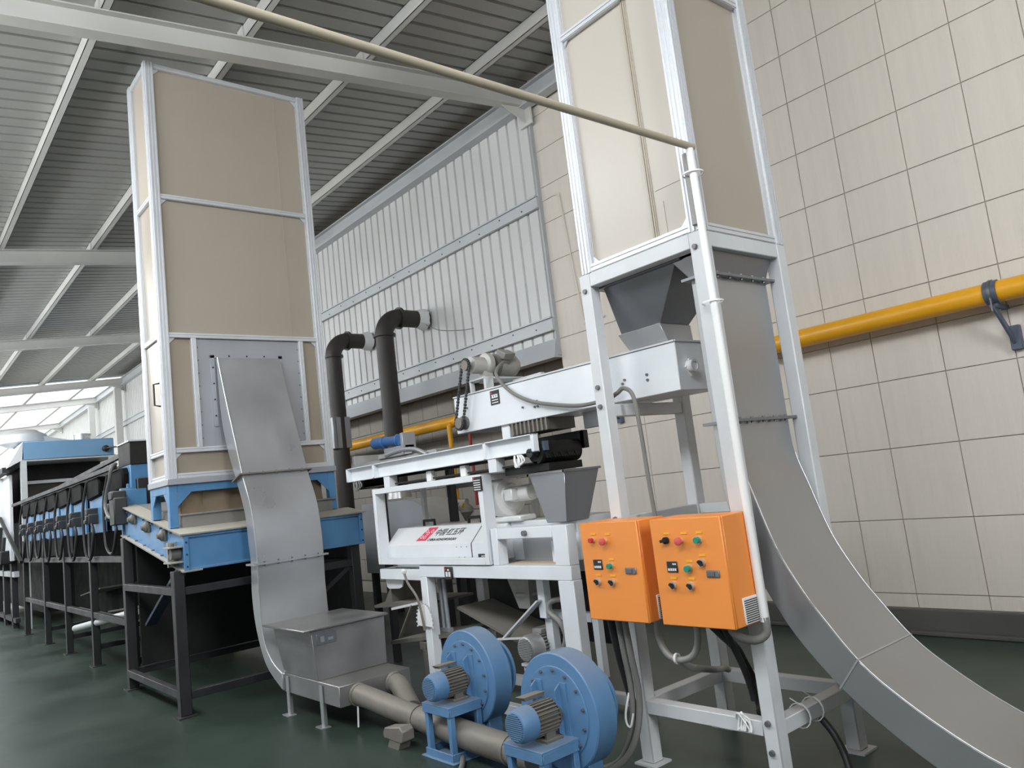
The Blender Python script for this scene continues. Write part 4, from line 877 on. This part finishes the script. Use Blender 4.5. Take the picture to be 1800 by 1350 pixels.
for z in (1.26, .60):
    for y in (2.12, 3.7): P('rail', M().box(-16.0, -9.0, y-.03, y+.03, z-.035, z+.035), DARK, ov, .004)
P('under_shade_box', M().box(-16.6, -9.1, 2.95, 3.6, .30, 1.58), COVERB, ov, .01)  # black box added to stand in for the shade under the oven
for x in (-8.98, -10.76, -12.40, -14.04): P('cross_rail', M().box(x-.025, x+.025, 2.16, 3.66, .19, .25), DARK, ov, .004)
P('dusty_pan', M().hexa([(-11.9, 2.5, .50), (-9.3, 2.3, .72), (-9.3, 3.2, .72), (-11.9, 3.2, .50)], [(-11.9, 2.5, .52), (-9.3, 2.3, .74), (-9.3, 3.2, .74), (-11.9, 3.2, .52)]), DG, ov)
P('dusty_pan', M().hexa([(-14.2, 2.6, .62), (-12.3, 2.5, .80), (-12.3, 3.2, .80), (-14.2, 3.2, .62)], [(-14.2, 2.6, .64), (-12.3, 2.5, .82), (-12.3, 3.2, .82), (-14.2, 3.2, .64)]), DG, ov)
S('white_tube', M().cyl((-11.6, 2.05, .40), (-9.40, 2.25, .675), .04, n=14), WGREY, 'white tube lying slanted across the black oven legs', 'tube', (-10.5, 2.15, .5))
ec = T('oven_end_cabinet', 'blue end cabinet with a black top plate between the oven and the tan tower', 'cabinet', (-9.2, 2.3, 1.5))
P('cabinet', M().box(-9.45, -9.0, 2.17, 2.62, 1.60, 2.25).box(-9.0, -8.93, 2.05, 2.16, 1.62, 2.0), BLUE, ec, .006)
P('black_top', M().box(-9.48, -8.98, 2.17, 2.64, 2.25, 2.50), mat('black_sheet', (32, 31, 30), .6), ec, .006)
P('top_trim', M().box(-9.49, -8.97, 2.16, 2.65, 2.495, 2.51), WGREY, ec)
P('opening', M().box(-8.999, -8.97, 2.22, 2.42, 1.85, 2.08), BLACK, ec)
P('oven_switch', M().box(-8.92, -8.72, 1.93, 2.06, 1.62, 1.90).box(-8.90, -8.74, 1.92, 2.06, 1.88, 1.97), mat_sw, ec, .012)
S('oven_cable', M().tube([(-9.30, 2.10, 2.29), (-9.24, 2.04, 2.24), (-9.30, 2.03, 2.12), (-9.45, 2.03, 2.0), (-9.5, 2.02, 1.85), (-9.25, 2.0, 1.72), (-9.0, 2.0, 1.72)], .02, 8, 7), CABG, 'grey cable hanging from the rod beside the blue end cabinet', 'cable', (-9.3, 2.08, 1.72))
# blue hood and white furnace behind
hd = T('furnace_hood', 'pale blue hood box above the far end of the oven', 'hood', (-18.5, 3.0, 2.4))
P('hood_box', M().prism([(-17.0, 2.27, 3.09), (-17.0, 2.27, 3.43), (-17.0, 3.82, 3.43), (-17.0, 3.82, 3.09)], (-3.2, 0, 0)), PALEB, hd, .01)
P('hood_skirt', M().prism([(-17.02, 2.25, 3.06), (-17.02, 2.25, 3.10), (-17.02, 3.85, 3.10), (-17.02, 3.85, 3.06)], (-3.2, 0, 0)), WGREY, hd)
P('hood_side', M().hexa([(-17.0, 2.25, 3.09), (-20.2, 2.25, 3.09), (-20.2, 2.0, 2.95), (-17.0, 2.0, 2.95)], [(-17.0, 2.27, 3.43), (-20.2, 2.27, 3.43), (-20.2, 2.25, 3.40), (-17.0, 2.25, 3.40)]), WHITE, hd)
P('back_panel', M().box(-17.6, -17.55, 2.3, 3.8, 2.0, 2.72), mat('brown_black_panel', (54, 51, 47), .6), hd); P('rim_bar', M().box(-17.55, -17.48, 2.3, 3.8, 2.66, 2.72), WGREY, hd)
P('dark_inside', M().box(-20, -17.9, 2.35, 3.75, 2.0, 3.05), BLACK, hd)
P('corner_post', M().box(-17.1, -17.0, 2.22, 2.32, .0, 3.08), WGREY, hd); P('corner_post', M().box(-17.1, -17.0, 3.72, 3.82, .0, 3.08), WGREY, hd)
fu = T('furnace', 'white panelled furnace beyond the blue hood at the left edge', 'furnace', (-22, 2.8, 0))
for k in range(7):
    x = -17.3-.9*k; P('side_panel', M().box(x-.84, x, 2.06, 2.12, 1.25, 2.85).box(x-.84, x-.78, 2.0, 2.08, 1.25, 2.85), WHITE, fu, .01)
P('furnace_body', M().box(-24, -20.25, 2.14, 3.7, 1.2, 2.9), WGREY, fu)
P('roof_edge', M().beam((-17.1, 2.0, 2.93), (-24, 2.0, 2.93), .12, .10), DARK, fu)
for k in range(6):
    x = -17.7-1.1*k; P('leg', M().box(x-.05, x+.05, 2.1, 2.2, 0, 1.25), DARK, fu); P('hanging_hose', M().tube([(x-.3, 2.0, 1.9), (x-.35, 1.97, 1.5), (x-.2, 1.95, 1.15), (x+.05, 1.96, 1.3), (x+.1, 2.0, 1.7)], .03, 8, 5), CABB, fu)
    P('burner_box', M().box(x-.25, x+.2, 1.92, 2.12, 1.2, 1.45), BLACK, fu, .02)
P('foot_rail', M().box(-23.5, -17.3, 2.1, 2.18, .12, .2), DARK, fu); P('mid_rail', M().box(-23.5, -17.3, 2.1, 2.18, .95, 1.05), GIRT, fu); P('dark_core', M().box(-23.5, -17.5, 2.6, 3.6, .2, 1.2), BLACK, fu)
fh = T('exhaust_fan', 'white scroll fan housing on top of the pale blue hood', 'fan', (-18.3, 2.6, 3.43))
P('scroll', M().rings([((-18.0, 2.42, 3.44), .30), ((-18.0, 2.42, 3.50), .42), ((-18.0, 2.42, 3.66), .40), ((-18.0, 2.42, 3.76), .22)], 24).hexa([(-18.3, 2.5, 3.45), (-17.7, 2.5, 3.45), (-17.8, 3.3, 3.45), (-18.2, 3.3, 3.45)], [(-18.3, 2.5, 3.66), (-17.7, 2.5, 3.66), (-17.8, 3.3, 3.49), (-18.2, 3.3, 3.49)]), WGREY, fh, .01)
P('vent_stub', M().cyl((-17.9, 3.42, 3.43), (-17.9, 3.42, 3.60), .17, n=20).cyl((-17.9, 3.42, 3.60), (-17.9, 3.42, 3.63), .18, n=20), SILV, fh)
P('hood_knob', M().rings([((-17.0, 3.66, 3.22), .06), ((-16.9, 3.66, 3.22), .06), ((-16.88, 3.66, 3.22), .03)], 14).cyl((-16.9, 3.66, 3.22), (-16.6, 4.0, 3.23), .015, n=8), DARK, hd)
S('black_rail', M().beam((-15.2, 1.95, 1.25), (-18.5, 2.0, 2.2), .05, .05), BLACK, 'thin black slanted bar at the left edge before the furnace', 'bar', (-16.8, 1.97, 1.25))
# far pipework in the bright end bay
fp = T('far_pipework', 'pale pipes and frames in the bright bay at the far end', 'pipework', (-34, 4, 3))
P('pipe', M().cyl((-33, 2.0, 4.25), (-33, 6.6, 4.55), .10, n=12), WGREY, fp); P('pipe', M().cyl((-34, 1.0, 3.7), (-34, 6.6, 4.0), .06, n=12), WGREY, fp)
for y in (3.2, 4.4, 5.4, 6.3): P('post', M().box(-34.1, -34, y-.05, y+.05, 0, 4.2), GIRT, fp)
P('cross_beam', M().box(-34.1, -34, 1, 6.4, 3.3, 3.4), GIRT, fp)

# ------------------------------------------------------------------ cables and small things
S('feeder_cable', M().tube([(-4.33, 3.66, 2.45), (-4.28, 3.56, 2.44), (-4.20, 3.42, 2.34), (-4.02, 3.375, 2.19), (-3.82, 3.365, 2.09), (-3.6, 3.36, 2.03), (-3.35, 3.36, 1.985), (-3.12, 3.35, 1.985), (-2.985, 3.30, 2.0), (-2.93, 3.30, 2.02), (-2.87, 3.30, 1.97), (-2.85, 3.30, 1.80), (-2.84, 3.30, 1.5), (-2.83, 3.30, 1.2), (-2.83, 3.26, 1.0)], .0125, 8, 8), CABG, 'grey cable draped from the feeder gear motor across and down behind the frame leg', 'cable', (-3.0, 3.33, 1.0))
def cab(name, pts, r, m, label): S(name, M().tube(pts, r, 10, 8), m, label, 'cable', pts[-1])
cab('box_cable', [(-2.98, 3.06, .80), (-2.985, 3.08, .62), (-2.985, 3.10, .40), (-3.0, 3.08, .22), (-3.06, 3.05, .08), (-3.15, 3.0, .02), (-3.30, 2.98, .016)], .016, CABG, 'grey cable dropping from the left orange box to the floor by the blower')
cab('box_cable', [(-2.94, 3.07, .80), (-2.945, 3.09, .60), (-2.945, 3.11, .38), (-2.96, 3.07, .20), (-3.02, 3.02, .08), (-3.12, 2.95, .02), (-3.26, 2.94, .016)], .017, CABG, 'second grey cable beside the first, bent toward the blower')
cab('black_bundle', [(-3.02, 3.05, .80), (-3.03, 3.07, .70), (-3.035, 3.10, .55), (-3.02, 3.12, .40), (-3.0, 3.12, .30), (-2.99, 3.10, .26)], .021, CABB, 'black cable bundle hanging under the left orange box by the frame leg')
m = M().tube([(-2.995, 3.09, .40), (-3.01, 3.06, .30), (-3.0, 3.05, .25), (-2.985, 3.06, .24), (-2.975, 3.08, .30)], .006, 6, 6)
S('loose_wire', m, PVC, 'thin pale wire loop below the black cable bundle', 'wire', (-3.0, 3.06, .24))
fcx = T('flexible_conduit', 'grey flexible conduit in a U loop between the orange boxes', 'hose', (-2.66, 3.1, .58))
P('hose', M().tube([(-2.74, 3.10, .80), (-2.745, 3.10, .70), (-2.70, 3.10, .62), (-2.62, 3.10, .60), (-2.54, 3.10, .63), (-2.50, 3.10, .70), (-2.495, 3.10, .80)], .017, 10, 8), MOTG, fcx)
P('clip', M().ring((-2.645, 3.10, .605), (1, .1, 0), .018, .027, .012, 14), PVC, fcx)
cab('frame_hose', [(-2.66, 3.12, .60), (-2.64, 3.2, .54), (-2.66, 3.4, .48), (-2.75, 3.6, .43), (-2.86, 3.78, .37)], .017, MOTG, 'grey hose running back from the U loop to the rear rail')
cab('black_hose', [(-2.40, 3.08, .80), (-2.37, 3.12, .74), (-2.36, 3.2, .66), (-2.37, 3.26, .58), (-2.36, 3.30, .48), (-2.34, 3.30, .36), (-2.33, 3.28, .345)], .022, CABB, 'thick black hose from the right orange box down to the front rail')
cab('black_hose', [(-2.33, 3.08, .80), (-2.335, 3.15, .68), (-2.345, 3.22, .56), (-2.35, 3.26, .46), (-2.35, 3.27, .40)], .016, CABB, 'thinner black hose hanging beside the thick one')
m = M()
for k in range(9):
    a = random.uniform(-.03, .03); m.tube([(-2.38+a, 3.19, .33), (-2.37+a*.6, 3.175, .36), (-2.36-a, 3.185, .31+random.uniform(-.03, .05)), (-2.37-a*1.5, 3.18, .28)], .004, 5, 4)
S('tie_knot', m, PVC, 'knot of pale plastic ties on the front lower rail of the frame', 'tie', (-2.37, 3.18, .27))
m = M()
for y in (3.44, 3.56):
    m.ring((-2.225, y, .30), (0, 1, 0), .055, .060, .008, 14); m.beam((-2.2, y, .345), (-2.22, y-.07, .40), .004, .004)
S('rail_ties', m, PVC, 'pale plastic ties around the right lower rail of the frame', 'tie', (-2.225, 3.5, .24))
cab('floor_cable', [(-2.20, 3.58, .255), (-2.13, 3.56, .19), (-2.08, 3.54, .10), (-2.03, 3.48, .02), (-1.95, 3.36, .016), (-1.8, 3.2, .016)], .018, CABB, 'black cable dropping from the right lower rail to the floor')
cab('floor_cable', [(-3.98, 2.66, .02), (-3.9, 2.60, .016), (-3.8, 2.52, .016), (-3.6, 2.45, .016), (-3.4, 2.40, .016), (-3.1, 2.2, .016)], .016, CABG, 'grey cable on the floor between the two blower stands')
S('wall_conduit', M().tube([(-6.68, 6.50, 5.0), (-6.45, 6.50, 5.0), (-6.38, 6.50, 4.95), (-6.37, 6.50, 4.85), (-6.25, 6.50, 3.45), (-6.22, 6.50, 3.36), (-6.1, 6.50, 3.34), (-5.9, 6.5, 3.34)], .012, 6, 4), TILE, 'thin conduit painted like the tiles, beside the corrugated cladding', 'pipe', (-6.3, 6.5, 3.33))
S('flue_wire', M().tube([(-9.25, 6.33, 4.02), (-8.9, 6.3, 3.86), (-8.4, 6.3, 3.74), (-8.1, 6.3, 3.70)], .006, 5, 6), CABG, 'thin wire hanging from the foam seal of the tall flue', 'wire', (-8.7, 6.3, 3.69))
